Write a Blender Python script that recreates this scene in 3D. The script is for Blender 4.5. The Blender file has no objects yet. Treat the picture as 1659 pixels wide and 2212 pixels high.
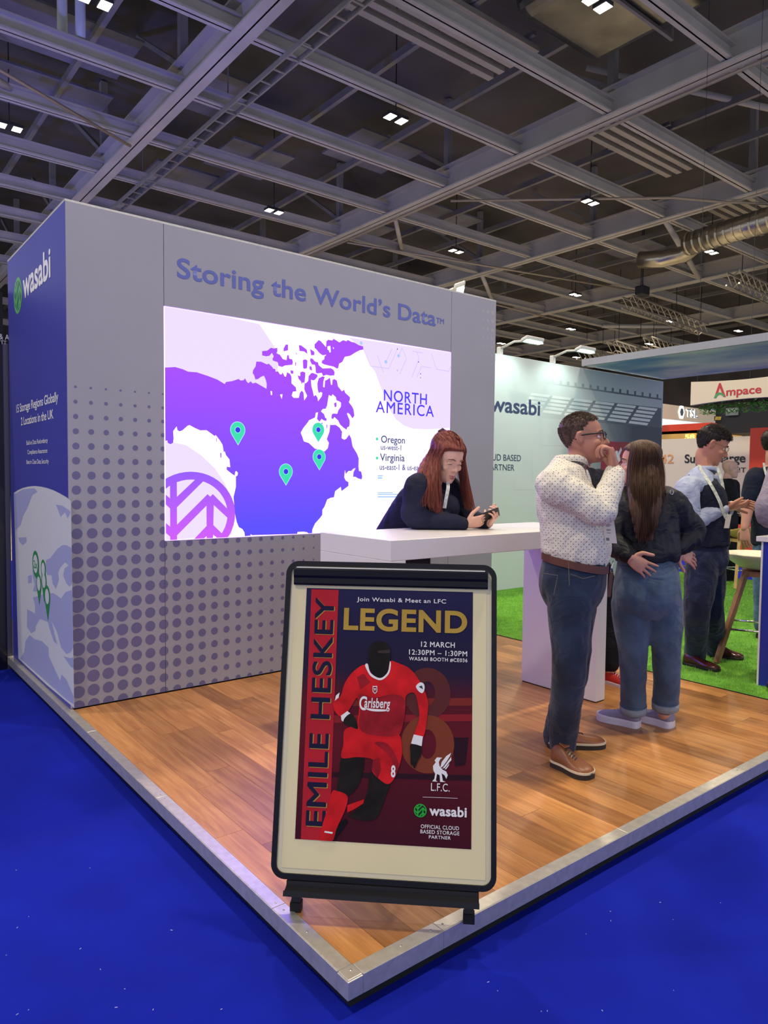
import bpy, bmesh, math, random
from mathutils import Vector, Matrix, noise
from mathutils.geometry import tessellate_polygon

random.seed(7)
SC = bpy.context.scene
COL = SC.collection
V = Vector

# ------------------------------------------------------------------ camera
# X runs along the display wall, Y runs away from the viewer, Z up; the corner of the raised floor is the origin (metres).
FPX, CX, CY = 1544.6, 829.5, 1106.0
CAM_R = Matrix(((0.7822, -0.0223, 0.6227), (-0.6230, -0.0447, 0.7810), (0.0104, -0.9988, -0.0488)))
CAM_C = V((-1.1298, -1.5542, 1.4))
cam_data = bpy.data.cameras.new('camera')
cam_data.sensor_fit = 'VERTICAL'
cam_data.sensor_height = 36.0
cam_data.sensor_width = 27.0
cam_data.lens = FPX / 2212.0 * 36.0
cam_data.clip_end = 300.0
cam = bpy.data.objects.new('camera', cam_data)
COL.objects.link(cam)
_r, _u, _f = CAM_R.col[0].normalized(), (-CAM_R.col[1]).normalized(), CAM_R.col[2].normalized()
_r = (_r - _f * _r.dot(_f)).normalized()
_u = (-_f).cross(_r)
cam.matrix_world = Matrix(((_r.x, _u.x, -_f.x, CAM_C.x), (_r.y, _u.y, -_f.y, CAM_C.y), (_r.z, _u.z, -_f.z, CAM_C.z), (0, 0, 0, 1)))
SC.camera = cam

# ------------------------------------------------------------------ world, exposure
world = bpy.data.worlds.new('hall_ambient')
SC.world = world
world.use_nodes = True
world.node_tree.nodes['Background'].inputs[0].default_value = (0.55, 0.57, 0.70, 1)
world.node_tree.nodes['Background'].inputs[1].default_value = 1.7
SC.view_settings.view_transform = 'Standard'
SC.view_settings.look = 'None'
SC.view_settings.gamma = 1.0
SC.view_settings.exposure = 0.0
SC.view_settings.use_curve_mapping = False
SC.cycles.use_denoising = True
SC.cycles.max_bounces = 6
LAMP_W = 235.0

# blue wash lights of the neighbouring stands, aimed up at the roof
def wash(loc, target, color, power, size, name='blue_wash_light'):
    d = bpy.data.lights.new(name, 'SPOT')
    d.color = color
    d.energy = power
    d.spot_size = size
    d.spot_blend = 0.8
    d.shadow_soft_size = 0.25
    o = bpy.data.objects.new(name, d)
    COL.objects.link(o)
    o.location = loc
    o.rotation_euler = (V(target) - V(loc)).to_track_quat('-Z', 'Y').to_euler()
    return o
wash((0.6, 9.0, 2.2), (3.5, 16.0, 9.5), (0.20, 0.20, 1.0), 1100, 2.0)
wash((-3.0, 16.0, 2.2), (1.0, 21.0, 9.5), (0.10, 0.15, 1.0), 1200, 1.8)

# ------------------------------------------------------------------ helpers
def lin(c):
    if isinstance(c, str):
        c = c.lstrip('#')
        c = [int(c[i:i + 2], 16) / 255.0 for i in (0, 2, 4)]
    return tuple(x / 12.92 if x <= 0.04045 else ((x + 0.055) / 1.055) ** 2.4 for x in c)

def ray(px, py):
    return CAM_R @ V(((px - CX) / FPX, (py - CY) / FPX, 1.0))
def onz(px, py, z=0.0):
    r = ray(px, py)
    return CAM_C + r * ((z - CAM_C.z) / r.z)
def ony(px, py, y):
    r = ray(px, py)
    return CAM_C + r * ((y - CAM_C.y) / r.y)
def onx(px, py, x):
    r = ray(px, py)
    return CAM_C + r * ((x - CAM_C.x) / r.x)
def ond(px, py, d):
    return CAM_C + ray(px, py) * d
def depth(p):
    return (V(p) - CAM_C).dot(CAM_R.col[2])

class Frame:
    """a flat surface: origin, u (reading direction), v (up), n (towards the viewer)"""
    def __init__(s, o, u, v):
        s.o, s.u, s.v = V(o), V(u).normalized(), V(v).normalized()
        s.n = s.u.cross(s.v).normalized()
    def w(s, u, v, off=0.0):
        return s.o + s.u * u + s.v * v + s.n * off
    def uv(s, px, py):
        r = ray(px, py)
        p = CAM_C + r * ((s.o - CAM_C).dot(s.n) / r.dot(s.n)) - s.o
        return (p.dot(s.u), p.dot(s.v))

# ---- materials
MATS = {}
def mat(name, color, rough=0.6, metal=0.0, var=0.0, vscale=8.0, bump=0.0, bscale=60.0, emit=0.0, spec=0.5, stretch=None, dark=None, coat=0.0, trans=0.0, sheen=0.0, fold=0.0, fscale=16.0):
    if name in MATS:
        return MATS[name]
    m = bpy.data.materials.new(name)
    m.use_nodes = True
    nt = m.node_tree
    b = nt.nodes['Principled BSDF']
    c = lin(color)
    b.inputs['Base Color'].default_value = (*c, 1)
    b.inputs['Roughness'].default_value = rough
    b.inputs['Metallic'].default_value = metal
    b.inputs['Specular IOR Level'].default_value = spec
    b.inputs['Coat Weight'].default_value = coat
    b.inputs['Transmission Weight'].default_value = trans
    b.inputs['Sheen Weight'].default_value = sheen
    if emit:
        b.inputs['Emission Color'].default_value = (*c, 1)
        b.inputs['Emission Strength'].default_value = emit
    if var or bump or fold:
        tc = nt.nodes.new('ShaderNodeTexCoord')
        mp = nt.nodes.new('ShaderNodeMapping')
        nt.links.new(tc.outputs['Object'], mp.inputs[0])
        if stretch:
            mp.inputs['Scale'].default_value = stretch
    if var:
        nz = nt.nodes.new('ShaderNodeTexNoise')
        nz.inputs['Scale'].default_value = vscale
        nz.inputs['Detail'].default_value = 5
        nt.links.new(mp.outputs[0], nz.inputs['Vector'])
        rp = nt.nodes.new('ShaderNodeValToRGB')
        d = lin(dark) if dark else tuple(x * (1 - var) for x in c)
        l = tuple(min(1, x * (1 + var * 0.6)) for x in c)
        rp.color_ramp.elements[0].position, rp.color_ramp.elements[1].position = 0.3, 0.7
        rp.color_ramp.elements[0].color = (*d, 1)
        rp.color_ramp.elements[1].color = (*l, 1)
        nt.links.new(nz.outputs['Fac'], rp.inputs['Fac'])
        nt.links.new(rp.outputs['Color'], b.inputs['Base Color'])
        if emit:
            nt.links.new(rp.outputs['Color'], b.inputs['Emission Color'])
    if bump:
        nb = nt.nodes.new('ShaderNodeTexNoise')
        nb.inputs['Scale'].default_value = bscale
        nb.inputs['Detail'].default_value = 4
        nt.links.new(mp.outputs[0], nb.inputs['Vector'])
        bp = nt.nodes.new('ShaderNodeBump')
        bp.inputs['Strength'].default_value = bump
        bp.inputs['Distance'].default_value = 0.01
        nt.links.new(nb.outputs['Fac'], bp.inputs['Height'])
        nt.links.new(bp.outputs[0], b.inputs['Normal'])
        if fold:
            nf = nt.nodes.new('ShaderNodeTexNoise')
            nf.inputs['Scale'].default_value, nf.inputs['Detail'].default_value, nf.inputs['Distortion'].default_value = fscale, 2.0, 1.6
            mf = nt.nodes.new('ShaderNodeMapping')
            mf.inputs['Scale'].default_value = (1, 1, 1.7)
            nt.links.new(tc.outputs['Object'], mf.inputs[0])
            nt.links.new(mf.outputs[0], nf.inputs['Vector'])
            b2 = nt.nodes.new('ShaderNodeBump')
            b2.inputs['Strength'].default_value, b2.inputs['Distance'].default_value = fold, 0.03
            nt.links.new(nf.outputs['Fac'], b2.inputs['Height'])
            nt.links.new(b2.outputs[0], bp.inputs['Normal'])
    MATS[name] = m
    return m

def screen_mat(name, c0, c1=None, strength=1.0, z0=0.98, z1=2.46, tint=(1, 1, 1)):
    """emitting picture of a screen; a colour that runs from c0 (bottom) to c1 (top)"""
    if name in MATS:
        return MATS[name]
    m = bpy.data.materials.new(name)
    m.use_nodes = True
    nt = m.node_tree
    nt.nodes.clear()
    out = nt.nodes.new('ShaderNodeOutputMaterial')
    em = nt.nodes.new('ShaderNodeEmission')
    em.inputs['Strength'].default_value = strength
    nt.links.new(em.outputs[0], out.inputs[0])
    tc = nt.nodes.new('ShaderNodeTexCoord')
    sep = nt.nodes.new('ShaderNodeSeparateXYZ')
    nt.links.new(tc.outputs['Object'], sep.inputs[0])
    mr = nt.nodes.new('ShaderNodeMapRange')
    mr.inputs['From Min'].default_value, mr.inputs['From Max'].default_value = z0, z1
    nt.links.new(sep.outputs['Z'], mr.inputs['Value'])
    rp = nt.nodes.new('ShaderNodeValToRGB')
    bl = lambda c: (lin(c)[0] * 1.05 * tint[0], lin(c)[1] * tint[1], lin(c)[2] * 1.25 * tint[2], 1)      # the diodes' strong blue
    rp.color_ramp.elements[0].color = bl(c0)
    rp.color_ramp.elements[1].color = bl(c1 or c0)
    nt.links.new(mr.outputs[0], rp.inputs['Fac'])
    # diode raster
    wv = nt.nodes.new('ShaderNodeTexWave')
    wv.wave_type, wv.bands_direction = 'BANDS', 'Z'
    wv.inputs['Scale'].default_value = 40.0
    nt.links.new(tc.outputs['Object'], wv.inputs['Vector'])
    mx = nt.nodes.new('ShaderNodeMix')
    mx.data_type, mx.blend_type = 'RGBA', 'MULTIPLY'
    mx.inputs[0].default_value = 0.05
    nt.links.new(rp.outputs['Color'], mx.inputs[6])
    nt.links.new(wv.outputs['Color'], mx.inputs[7])
    nt.links.new(mx.outputs[2], em.inputs['Color'])
    MATS[name] = m
    return m

# ---- mesh collector
class MB:
    def __init__(s):
        s.v, s.f, s.mi = [], [], []
    def add(s, vs, fs, mi=0):
        b = len(s.v)
        s.v += [V(p) for p in vs]
        s.f += [tuple(b + i for i in f) for f in fs]
        s.mi += [mi] * len(fs)
        return s
    def hexa(s, p, mi=0):
        return s.add(p, [(0, 3, 2, 1), (4, 5, 6, 7), (0, 1, 5, 4), (1, 2, 6, 5), (2, 3, 7, 6), (3, 0, 4, 7)], mi)
    def box(s, x0, y0, z0, x1, y1, z1, mi=0):
        return s.hexa([(x0, y0, z0), (x1, y0, z0), (x1, y1, z0), (x0, y1, z0), (x0, y0, z1), (x1, y0, z1), (x1, y1, z1), (x0, y1, z1)], mi)
    def obox(s, c, a, b, d, mi=0):
        c, a, b, d = V(c), V(a), V(b), V(d)
        return s.hexa([c - a - b - d, c + a - b - d, c + a + b - d, c - a + b - d, c - a - b + d, c + a - b + d, c + a + b + d, c - a + b + d], mi)
    def bar(s, p0, p1, w, h=None, up=(0, 0, 1), mi=0):
        p0, p1 = V(p0), V(p1)
        h = h or w
        t = (p1 - p0)
        tn = t.normalized()
        a = tn.cross(V(up))
        if a.length < 1e-4:
            a = tn.cross(V((1, 0, 0)))
        a.normalize()
        b = a.cross(tn).normalized()
        return s.obox((p0 + p1) / 2, t / 2, a * w / 2, b * h / 2, mi)
    def loft(s, rings, caps=True, mi=0, closed=True):
        n = len(rings[0])
        b = len(s.v)
        for r in rings:
            s.v += [V(p) for p in r]
        k = n if closed else n - 1
        for i in range(len(rings) - 1):
            for j in range(k):
                a0, a1 = b + i * n + j, b + i * n + (j + 1) % n
                s.f.append((a0, a1, a1 + n, a0 + n))
                s.mi.append(mi)
        if caps and closed:
            s.f.append(tuple(b + j for j in reversed(range(n))))
            s.f.append(tuple(b + (len(rings) - 1) * n + j for j in range(n)))
            s.mi += [mi, mi]
        return s
    def tube(s, pts, r, n=10, mi=0, flat=1.0, ref=None, caps=True):
        pts = [V(p) for p in pts]
        rs = r if isinstance(r, (list, tuple)) else [r] * len(pts)
        rings = []
        prev = V(ref) if ref is not None else None
        for i, p in enumerate(pts):
            t = (pts[min(i + 1, len(pts) - 1)] - pts[max(i - 1, 0)]).normalized()
            a = prev - t * prev.dot(t) if prev is not None else t.orthogonal()
            if a.length < 1e-5:
                a = t.orthogonal()
            a.normalize()
            prev = a
            bb = t.cross(a)
            rings.append([p + a * (rs[i] * math.cos(2 * math.pi * j / n)) + bb * (rs[i] * flat * math.sin(2 * math.pi * j / n)) for j in range(n)])
        return s.loft(rings, caps, mi)
    def cyl(s, p0, p1, r0, r1=None, n=16, mi=0):
        return s.tube([p0, p1], [r0, r0 if r1 is None else r1], n, mi)
    def ell(s, c, r, rot=None, n=16, m=10, mi=0):
        rings = []
        for i in range(1, m):
            ph = -math.pi / 2 + math.pi * i / m
            ring = []
            for j in range(n):
                th = 2 * math.pi * j / n
                q = V((r[0] * math.cos(ph) * math.cos(th), r[1] * math.cos(ph) * math.sin(th), r[2] * math.sin(ph)))
                if rot:
                    q = rot @ q
                ring.append(V(c) + q)
            rings.append(ring)
        return s.loft(rings, True, mi)
    def poly(s, outer, holes=(), mi=0):
        """flat polygon of 3-D points, with holes"""
        loops = [[V(p) for p in outer]] + [[V(p) for p in h] for h in holes]
        flat = [p for l in loops for p in l]
        tris = tessellate_polygon(loops)
        return s.add(flat, [tuple(t) for t in tris], mi)
    def prism(s, outer, d, mi=0):
        """polygon pushed along d: a slab with real thickness"""
        n = len(outer)
        o = [V(p) for p in outer]
        d = V(d)
        tris = tessellate_polygon([o])
        s.add(o + [p + d for p in o], [tuple(t) for t in tris] + [tuple(n + i for i in reversed(t)) for t in tris] + [(i, (i + 1) % n, n + (i + 1) % n, n + i) for i in range(n)], mi)
        return s
    def mesh(s, name, recalc=True, bevel=0.0, seg=2):
        me = bpy.data.meshes.new(name)
        me.from_pydata([tuple(p) for p in s.v], [], s.f)
        if any(s.mi):
            me.polygons.foreach_set('material_index', s.mi)
        if recalc or bevel:
            bm = bmesh.new()
            bm.from_mesh(me)
            if recalc:
                bmesh.ops.recalc_face_normals(bm, faces=bm.faces)
            if bevel:
                bmesh.ops.bevel(bm, geom=[e for e in bm.edges if e.is_manifold and e.calc_face_angle(0) > 0.5], offset=bevel, segments=seg, affect='EDGES', profile=0.5)
            bm.to_mesh(me)
            bm.free()
        me.update()
        return me
    def build(s, name, m, parent=None, smooth=False, bevel=0.0, seg=2, recalc=True):
        return link(name, s.mesh(name, recalc, bevel, seg), m, parent, smooth)

def link(name, me, m=None, parent=None, smooth=False):
    if m is not None:
        for x in (m if isinstance(m, (list, tuple)) else [m]):
            me.materials.append(x)
    if smooth:
        me.polygons.foreach_set('use_smooth', [True] * len(me.polygons))
    o = bpy.data.objects.new(name, me)
    COL.objects.link(o)
    if parent is not None:
        o.parent = parent
    return o

def tag(o, label=None, cat=None, group=None, kind=None):
    if label: o['label'] = label
    if cat: o['category'] = cat
    if group: o['group'] = group
    if kind: o['kind'] = kind
    return o
def thing(name, label, cat, group=None, loc=(0, 0, 0)):
    o = bpy.data.objects.new(name, None)
    o.empty_display_size = 0.05
    COL.objects.link(o)
    o.location = loc
    return tag(o, label, cat, group)
def structure(name, label=None, cat=None):
    o = bpy.data.objects.new(name, None)
    o.empty_display_size = 0.05
    COL.objects.link(o)
    return tag(o, label, cat, kind='structure')

# ---- flat print
def flat(fr, pts, m, off, name, parent, holes=(), px=True):
    f = (lambda q: fr.w(*fr.uv(*q), off)) if px else (lambda q: fr.w(*q, off))
    mb = MB().poly([f(q) for q in pts], [[f(q) for q in h] for h in holes])
    return mb.build(name, m, parent, recalc=False)
def crop(ox, oy, s, pts):
    return [(ox + x / s, oy + y / s) for x, y in pts]
def disc(fr, c, r, off, n=24, mb=None, ry=None):
    mb = mb or MB()
    ry = ry or r
    mb.add([fr.w(c[0] + r * math.cos(2 * math.pi * k / n), c[1] + ry * math.sin(2 * math.pi * k / n), off) for k in range(n)], [tuple(range(n))])
    return mb
TEXTS = []
def text(body, fr, box, m, off=0.002, bold=0.0, name='lettering', parent=None, rot=False, space=1.0, depthz=0.0, lines=1.0, align='LEFT', shear=0.0):
    """lettering fitted into the box (u0, v0, u1, v1) of a flat surface; rot = runs upwards"""
    c = bpy.data.curves.new('lettering', 'FONT')
    heavy = bold if 'M' in body.replace('PM', 'M') else 0.0      # the outline of M breaks when thickened, so that lettering is doubled up instead
    if heavy: bold = 0.0
    c.body, c.size, c.offset, c.space_character, c.space_line, c.align_x, c.shear = body, 1.0, bold, space, lines, align, shear
    c.resolution_u = 7
    c.extrude = depthz
    o = bpy.data.objects.new('lettering_curve', c)
    COL.objects.link(o)
    TEXTS.append((o, fr, box, m, off, name, parent, rot, heavy))
def finish_text():
    dg = bpy.context.evaluated_depsgraph_get()
    for o, fr, (u0, v0, u1, v1), m, off, name, parent, rot, heavy in TEXTS:
        me = bpy.data.meshes.new_from_object(o.evaluated_get(dg))
        if heavy:
            vs_, fs_ = [v.co.copy() for v in me.vertices], [tuple(p.vertices) for p in me.polygons]
            mb = MB()
            for k in range(9):
                d = V((heavy * math.cos(k * .785), heavy * math.sin(k * .785), .00002 * k)) if k else V()
                mb.add([p + d for p in vs_], fs_)
            bpy.data.meshes.remove(me)
            me = mb.mesh('lettering', recalc=False)
        me.materials.clear()
        xs = [v.co.x for v in me.vertices]
        ys = [v.co.y for v in me.vertices]
        x0, x1, y0, y1 = min(xs), max(xs), min(ys), max(ys)
        for v in me.vertices:
            a, b, z = (v.co.x - x0) / (x1 - x0), (v.co.y - y0) / (y1 - y0), v.co.z
            if rot:
                a, b = 1 - b, a
            v.co = fr.w(u0 + a * (u1 - u0), v0 + b * (v1 - v0), off + z)
        link(name, me, m, parent)
        c = o.data
        bpy.data.objects.remove(o)
        bpy.data.curves.remove(c)
def pxbox(fr, p0, p1):
    a, b = fr.uv(*p0), fr.uv(*p1)
    return (min(a[0], b[0]), min(a[1], b[1]), max(a[0], b[0]), max(a[1], b[1]))

def remeshed(mb, voxel, smooth=4, factor=0.5):
    me = mb.mesh('tmp')
    o = bpy.data.objects.new('tmp', me)
    COL.objects.link(o)
    md = o.modifiers.new('r', 'REMESH')
    md.mode, md.voxel_size = 'VOXEL', voxel
    if smooth:
        sm = o.modifiers.new('s', 'SMOOTH')
        sm.factor, sm.iterations = factor, smooth
    dg = bpy.context.evaluated_depsgraph_get()
    r = bpy.data.meshes.new_from_object(o.evaluated_get(dg))
    bpy.data.objects.remove(o)
    bpy.data.meshes.remove(me)
    r.materials.clear()
    return r

# ================================================================== the setting
YW, XL, ZT, XR = 2.868, 0.031, 2.965, 3.646          # display wall
S1, S2, SB, ST = 0.613, 3.102, 0.979, 2.459          # seams and screen
YG, XG1, ZG = 4.49, 9.2, 2.92                        # printed wall of the next stand
CARPET = -0.10
WF = Frame((0, YW, 0), (1, 0, 0), (0, 0, 1))
WS = Frame((XL, YW, 0), (0, -1, 0), (0, 0, 1))
GW = Frame((0, YG, 0), (1, 0, 0), (0, 0, 1))

# ---- hall carpet
M_carpet = mat('blue_carpet', '#0d1ea0', rough=0.95, var=0.16, vscale=3.0, bump=0.35, bscale=700, sheen=0.0, spec=0.15)
fl = MB().add([(-10, -8, CARPET), (14, -8, CARPET), (14, 12, CARPET), (-10, 12, CARPET)], [(0, 1, 2, 3)]).build('floor', M_carpet)
tag(fl, 'bright blue exhibition hall carpet around the raised stand', 'carpet', kind='structure')
hf_ = MB().add([(-25, -25, CARPET - .012), (60, -25, CARPET - .012), (60, 60, CARPET - .012), (-25, 60, CARPET - .012)], [(0, 1, 2, 3)]).build('floor_hall', mat('pale_hall_floor', '#b5ada2', rough=.8, var=.15, vscale=.5))
tag(hf_, 'pale floor of the hall beyond the blue carpet', 'floor', kind='structure')
# lint specks on the carpet
M_lint = mat('lint', '#c9cbe0', rough=0.9)
lint = MB()
for k in range(26):
    p = onz(random.choice([random.uniform(0, 600), random.uniform(900, 1650)]), random.uniform(1850, 2200), CARPET)
    if (p.x < -0.05 or p.y < -0.05):
        a = random.uniform(0, 6.3)
        d = V((math.cos(a), math.sin(a), 0)) * random.uniform(0.001, 0.004)
        lint.bar(p - d + V((0, 0, .001)), p + d + V((0, 0, .001)), 0.0012)
lo = lint.build('carpet_lint', M_lint)
tag(lo, 'scattered pale lint specks on the blue carpet', 'lint', kind='stuff')

# ---- raised stand floor
M_black = mat('black_skirt', '#050507', rough=0.8)
stand = structure('floor_stand', 'raised stand floor of brown wood-look planks', 'floor')
MB().box(0.025, 0.025, CARPET, 3.62, 6.0, -0.004).build('platform_base', M_black, stand)
def wood_mat():
    m = bpy.data.materials.new('wood_plank')
    m.use_nodes = True
    nt = m.node_tree
    b = nt.nodes['Principled BSDF']
    L = nt.links.new
    tc = nt.nodes.new('ShaderNodeTexCoord')
    oi = nt.nodes.new('ShaderNodeObjectInfo')
    mp = nt.nodes.new('ShaderNodeMapping')
    mp.inputs['Scale'].default_value = (34, 2.2, 1)
    add = nt.nodes.new('ShaderNodeVectorMath')
    L(tc.outputs['Object'], mp.inputs[0])
    mul = nt.nodes.new('ShaderNodeMath'); mul.operation = 'MULTIPLY'; mul.inputs[1].default_value = 60.0
    L(oi.outputs['Random'], mul.inputs[0])
    cb = nt.nodes.new('ShaderNodeCombineXYZ')
    L(mul.outputs[0], cb.inputs[0]); L(mul.outputs[0], cb.inputs[1])
    L(mp.outputs[0], add.inputs[0]); L(cb.outputs[0], add.inputs[1])
    nz = nt.nodes.new('ShaderNodeTexNoise'); nz.inputs['Scale'].default_value = 1.0; nz.inputs['Detail'].default_value = 8; nz.inputs['Roughness'].default_value = 0.62
    nz.inputs['Distortion'].default_value = 0.6
    L(add.outputs[0], nz.inputs['Vector'])
    r1 = nt.nodes.new('ShaderNodeValToRGB')
    e = r1.color_ramp.elements
    e[0].position, e[0].color = 0.25, (*lin('#9c683a'), 1)
    e[1].position, e[1].color = 0.75, (*lin('#d8a468'), 1)
    x = r1.color_ramp.elements.new(0.5); x.color = (*lin('#c0884e'), 1)
    L(nz.outputs['Fac'], r1.inputs['Fac'])
    r2 = nt.nodes.new('ShaderNodeValToRGB')
    r2.color_ramp.elements[0].color = (0.60, 0.55, 0.52, 1)
    r2.color_ramp.elements[1].color = (1.10, 1.06, 1.0, 1)
    L(oi.outputs['Random'], r2.inputs['Fac'])
    mx = nt.nodes.new('ShaderNodeMix'); mx.data_type, mx.blend_type = 'RGBA', 'MULTIPLY'; mx.inputs[0].default_value = 1
    L(r1.outputs['Color'], mx.inputs[6]); L(r2.outputs['Color'], mx.inputs[7])
    L(mx.outputs[2], b.inputs['Base Color'])
    b.inputs['Roughness'].default_value = 0.38
    bp = nt.nodes.new('ShaderNodeBump'); bp.inputs['Strength'].default_value = 0.12; bp.inputs['Distance'].default_value = 0.004
    L(nz.outputs['Fac'], bp.inputs['Height']); L(bp.outputs[0], b.inputs['Normal'])
    return m
M_wood = wood_mat()
PW = 0.1205
plank_meshes = {}
rng = random.Random(3)
x = 0.05
k = 0
while x < 3.60:
    y = 0.05 - rng.choice([0.0, 0.3, 0.6, 0.15])
    yend = 2.86 if x > 0.03 else 2.86
    if x > 3.55:
        yend = 4.4
    while y < yend:
        ln = rng.choice([0.6, 0.9, 1.2])
        y0, y1 = max(0.05, y), min(yend, y + ln)
        y += ln
        if y1 - y0 < 0.02:
            continue
        key = round(y1 - y0, 2)
        if key not in plank_meshes:
            plank_meshes[key] = MB().box(0, 0, -0.004, PW - 0.0012, key - 0.0012, 0).mesh('plank')
            plank_meshes[key].materials.append(M_wood)
        o = bpy.data.objects.new('plank', plank_meshes[key])
        COL.objects.link(o)
        o.parent = stand
        o.location = (x, y0, rng.uniform(-0.0004, 0.0))
        k += 1
    x += PW

# ---- metal edging of the stand floor
M_alu = mat('brushed_aluminium', '#d2cec4', rough=0.42, metal=0.7, var=0.12, vscale=30, bump=0.05, bscale=200)
M_rivet = mat('rivet_steel', '#d8d6d0', rough=0.25, metal=1.0)
edge = structure('trim_1', 'brushed aluminium angle edging with rivets around the stand floor', 'edging')
def edging(x0, y0, x1, y1):
    # an L profile: flat top and upright face
    m = MB()
    if y0 == y1:
        m.box(x0, 0.0, -0.004, x1, 0.048, 0.0025).box(x0, -0.004, -0.055, x1, 0.0, 0.0025)
    else:
        m.box(0.0, y0, -0.004, 0.048, y1, 0.0025).box(-0.004, y0, -0.055, 0.0, y1, 0.0025)
    return m.build('edge_section', M_alu, edge, bevel=0.0012, seg=1)
def rivet(x, y):
    m = MB().ell((x, y, 0.0028), (0.0042, 0.0042, 0.0022), n=10, m=6)
    m.build('rivet', M_rivet, edge, smooth=True)
cuts = [0.05, 0.36, 1.36, 2.36, 3.62]
MB().box(-0.004, -0.004, -0.055, 0.05, 0.05, -0.0005).box(0, 0, -0.004, 0.0495, 0.0495, 0.0028).build('edge_section', M_alu, edge, bevel=0.002, seg=2)
for a, b in zip(cuts, cuts[1:]):
    edging(a + .0008, 0, b, 0)
    rivet(a + (0.02 if a > 0.06 else 0.16), 0.024); rivet(b - 0.03, 0.024)
cuts = [0.05, 0.42, 1.42, 2.42, 4.45]
for a, b in zip(cuts, cuts[1:]):
    edging(0, a + .0008, 0, b)
    rivet(0.024, a + (0.02 if a > 0.06 else 0.2)); rivet(0.024, b - 0.03)
rivet(0.03, 0.03)

# ---- display wall
M_wall = mat('white_laminate', '#9b9ba8', rough=0.5, var=0.03, vscale=2.5)
M_seam = mat('seam_shadow_gap', '#2a2a30', rough=0.8)
M_bluewall = mat('royal_blue_laminate', '#3f429f', rough=0.45, var=0.05, vscale=2)
wall = structure('wall_left', 'white display wall carrying a large lit screen', 'wall')
MB().box(XL + .02, YW + .02, 0, XR - .02, 4.40, ZT - .01).build('core', M_seam, wall)
g = 0.0015
def panel(x0, z0, x1, z1):
    return MB().box(x0 + g, YW, z0 + g, x1 - g, YW + 0.02, z1).build('panel', M_wall, wall, bevel=0.001, seg=1)
panel(XL, 0.004, S1, ZT); panel(S1, ST, S2, ZT); panel(S1, 0.004, S2, SB); panel(S2, 0.004, XR, ZT)
MB().box(XL, YW + .0005, 0.004, XL + .02, 4.42, ZT).build('side_panel', M_bluewall, wall, bevel=0.001, seg=1)
MB().box(XR - .02, YW + .0005, 0.004, XR, 4.42, ZT).build('side_panel', M_wall, wall)
MB().box(XL, YW, ZT, XR, 4.42, ZT + .012).build('top_trim', M_alu, wall)
# halftone dots printed on the panels
M_dot = mat('halftone_print', '#68648f', rough=0.55)
dm = [MB(), MB(), MB()]
for i in range(26):
    for j in range(24):
        u, z = 0.078 + 0.0873 * i, 0.012 + 0.0862 * j
        if u > 2.0 or z > 2.0:
            continue
        r = 0.0415 * max(0, 1 - u / 2.0) ** 0.8 * max(0, min(1, 1 - (z - 0.6) / 1.4)) ** 0.6
        if z < 0.35:
            r *= 1.0 - 0.12 * (0.35 - z) / 0.35
        if r < 0.004:
            continue
        if u + r > S1 and u - r < S1:      # over the seam: cut into the two panels
            n = 22
            for side, b in ((-1, dm[0]), (1, dm[1])):
                pts = []
                for q in range(n):
                    a = 2 * math.pi * q / n
                    uu = u + r * math.cos(a)
                    uu = min(uu, S1 - .002) if side < 0 else max(uu, S1 + .002)
                    pts.append((uu, max(0.005, min(z + r * math.sin(a), SB - .003 if side > 0 else 9))))
                if side > 0 and z - r > SB:
                    continue
                b.add([WF.w(*p, 0.0008) for p in pts], [tuple(range(n))])
            continue
        if u > S1 and z - r > SB - .003:
            continue
        n = 22
        b = dm[0] if u < S1 else dm[1]
        top = SB - .003 if u > S1 else 9
        b.add([WF.w(u + r * math.cos(2 * math.pi * q / n), max(0.005, min(z + r * math.sin(2 * math.pi * q / n), top)), 0.0008) for q in range(n)], [tuple(range(n))])
M_dot2 = mat('faint_halftone_print', '#a8a5ae', rough=0.55)
for i in range(5):
    for j in range(9):
        u, z = S2 + 0.26 + 0.06 * i, 2.86 - 0.075 * j
        r = 0.02 * (i + 1) / 5 * (1 - j / 10)
        if r > 0.004:
            disc(WF, (u, z), r, 0.0008, 14, dm[2])
dm[0].build('dot_print', M_dot, wall, recalc=False); dm[1].build('dot_print', M_dot, wall, recalc=False); dm[2].build('dot_print', M_dot2, wall, recalc=False)
# headline
M_head = mat('headline_blue', '#5d68b4', rough=0.5)
text("Storing the World\u2019s Data", WF, (WF.uv(382.4, 602)[0], WF.uv(567.5, 647)[1], WF.uv(941, 709)[0], WF.uv(400, 559)[1]), M_head, bold=0.017, parent=wall, space=1.02)
text("TM", WF, pxbox(WF, (942, 697.5), (959, 689)), M_head, bold=0.012, parent=wall)

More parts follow.
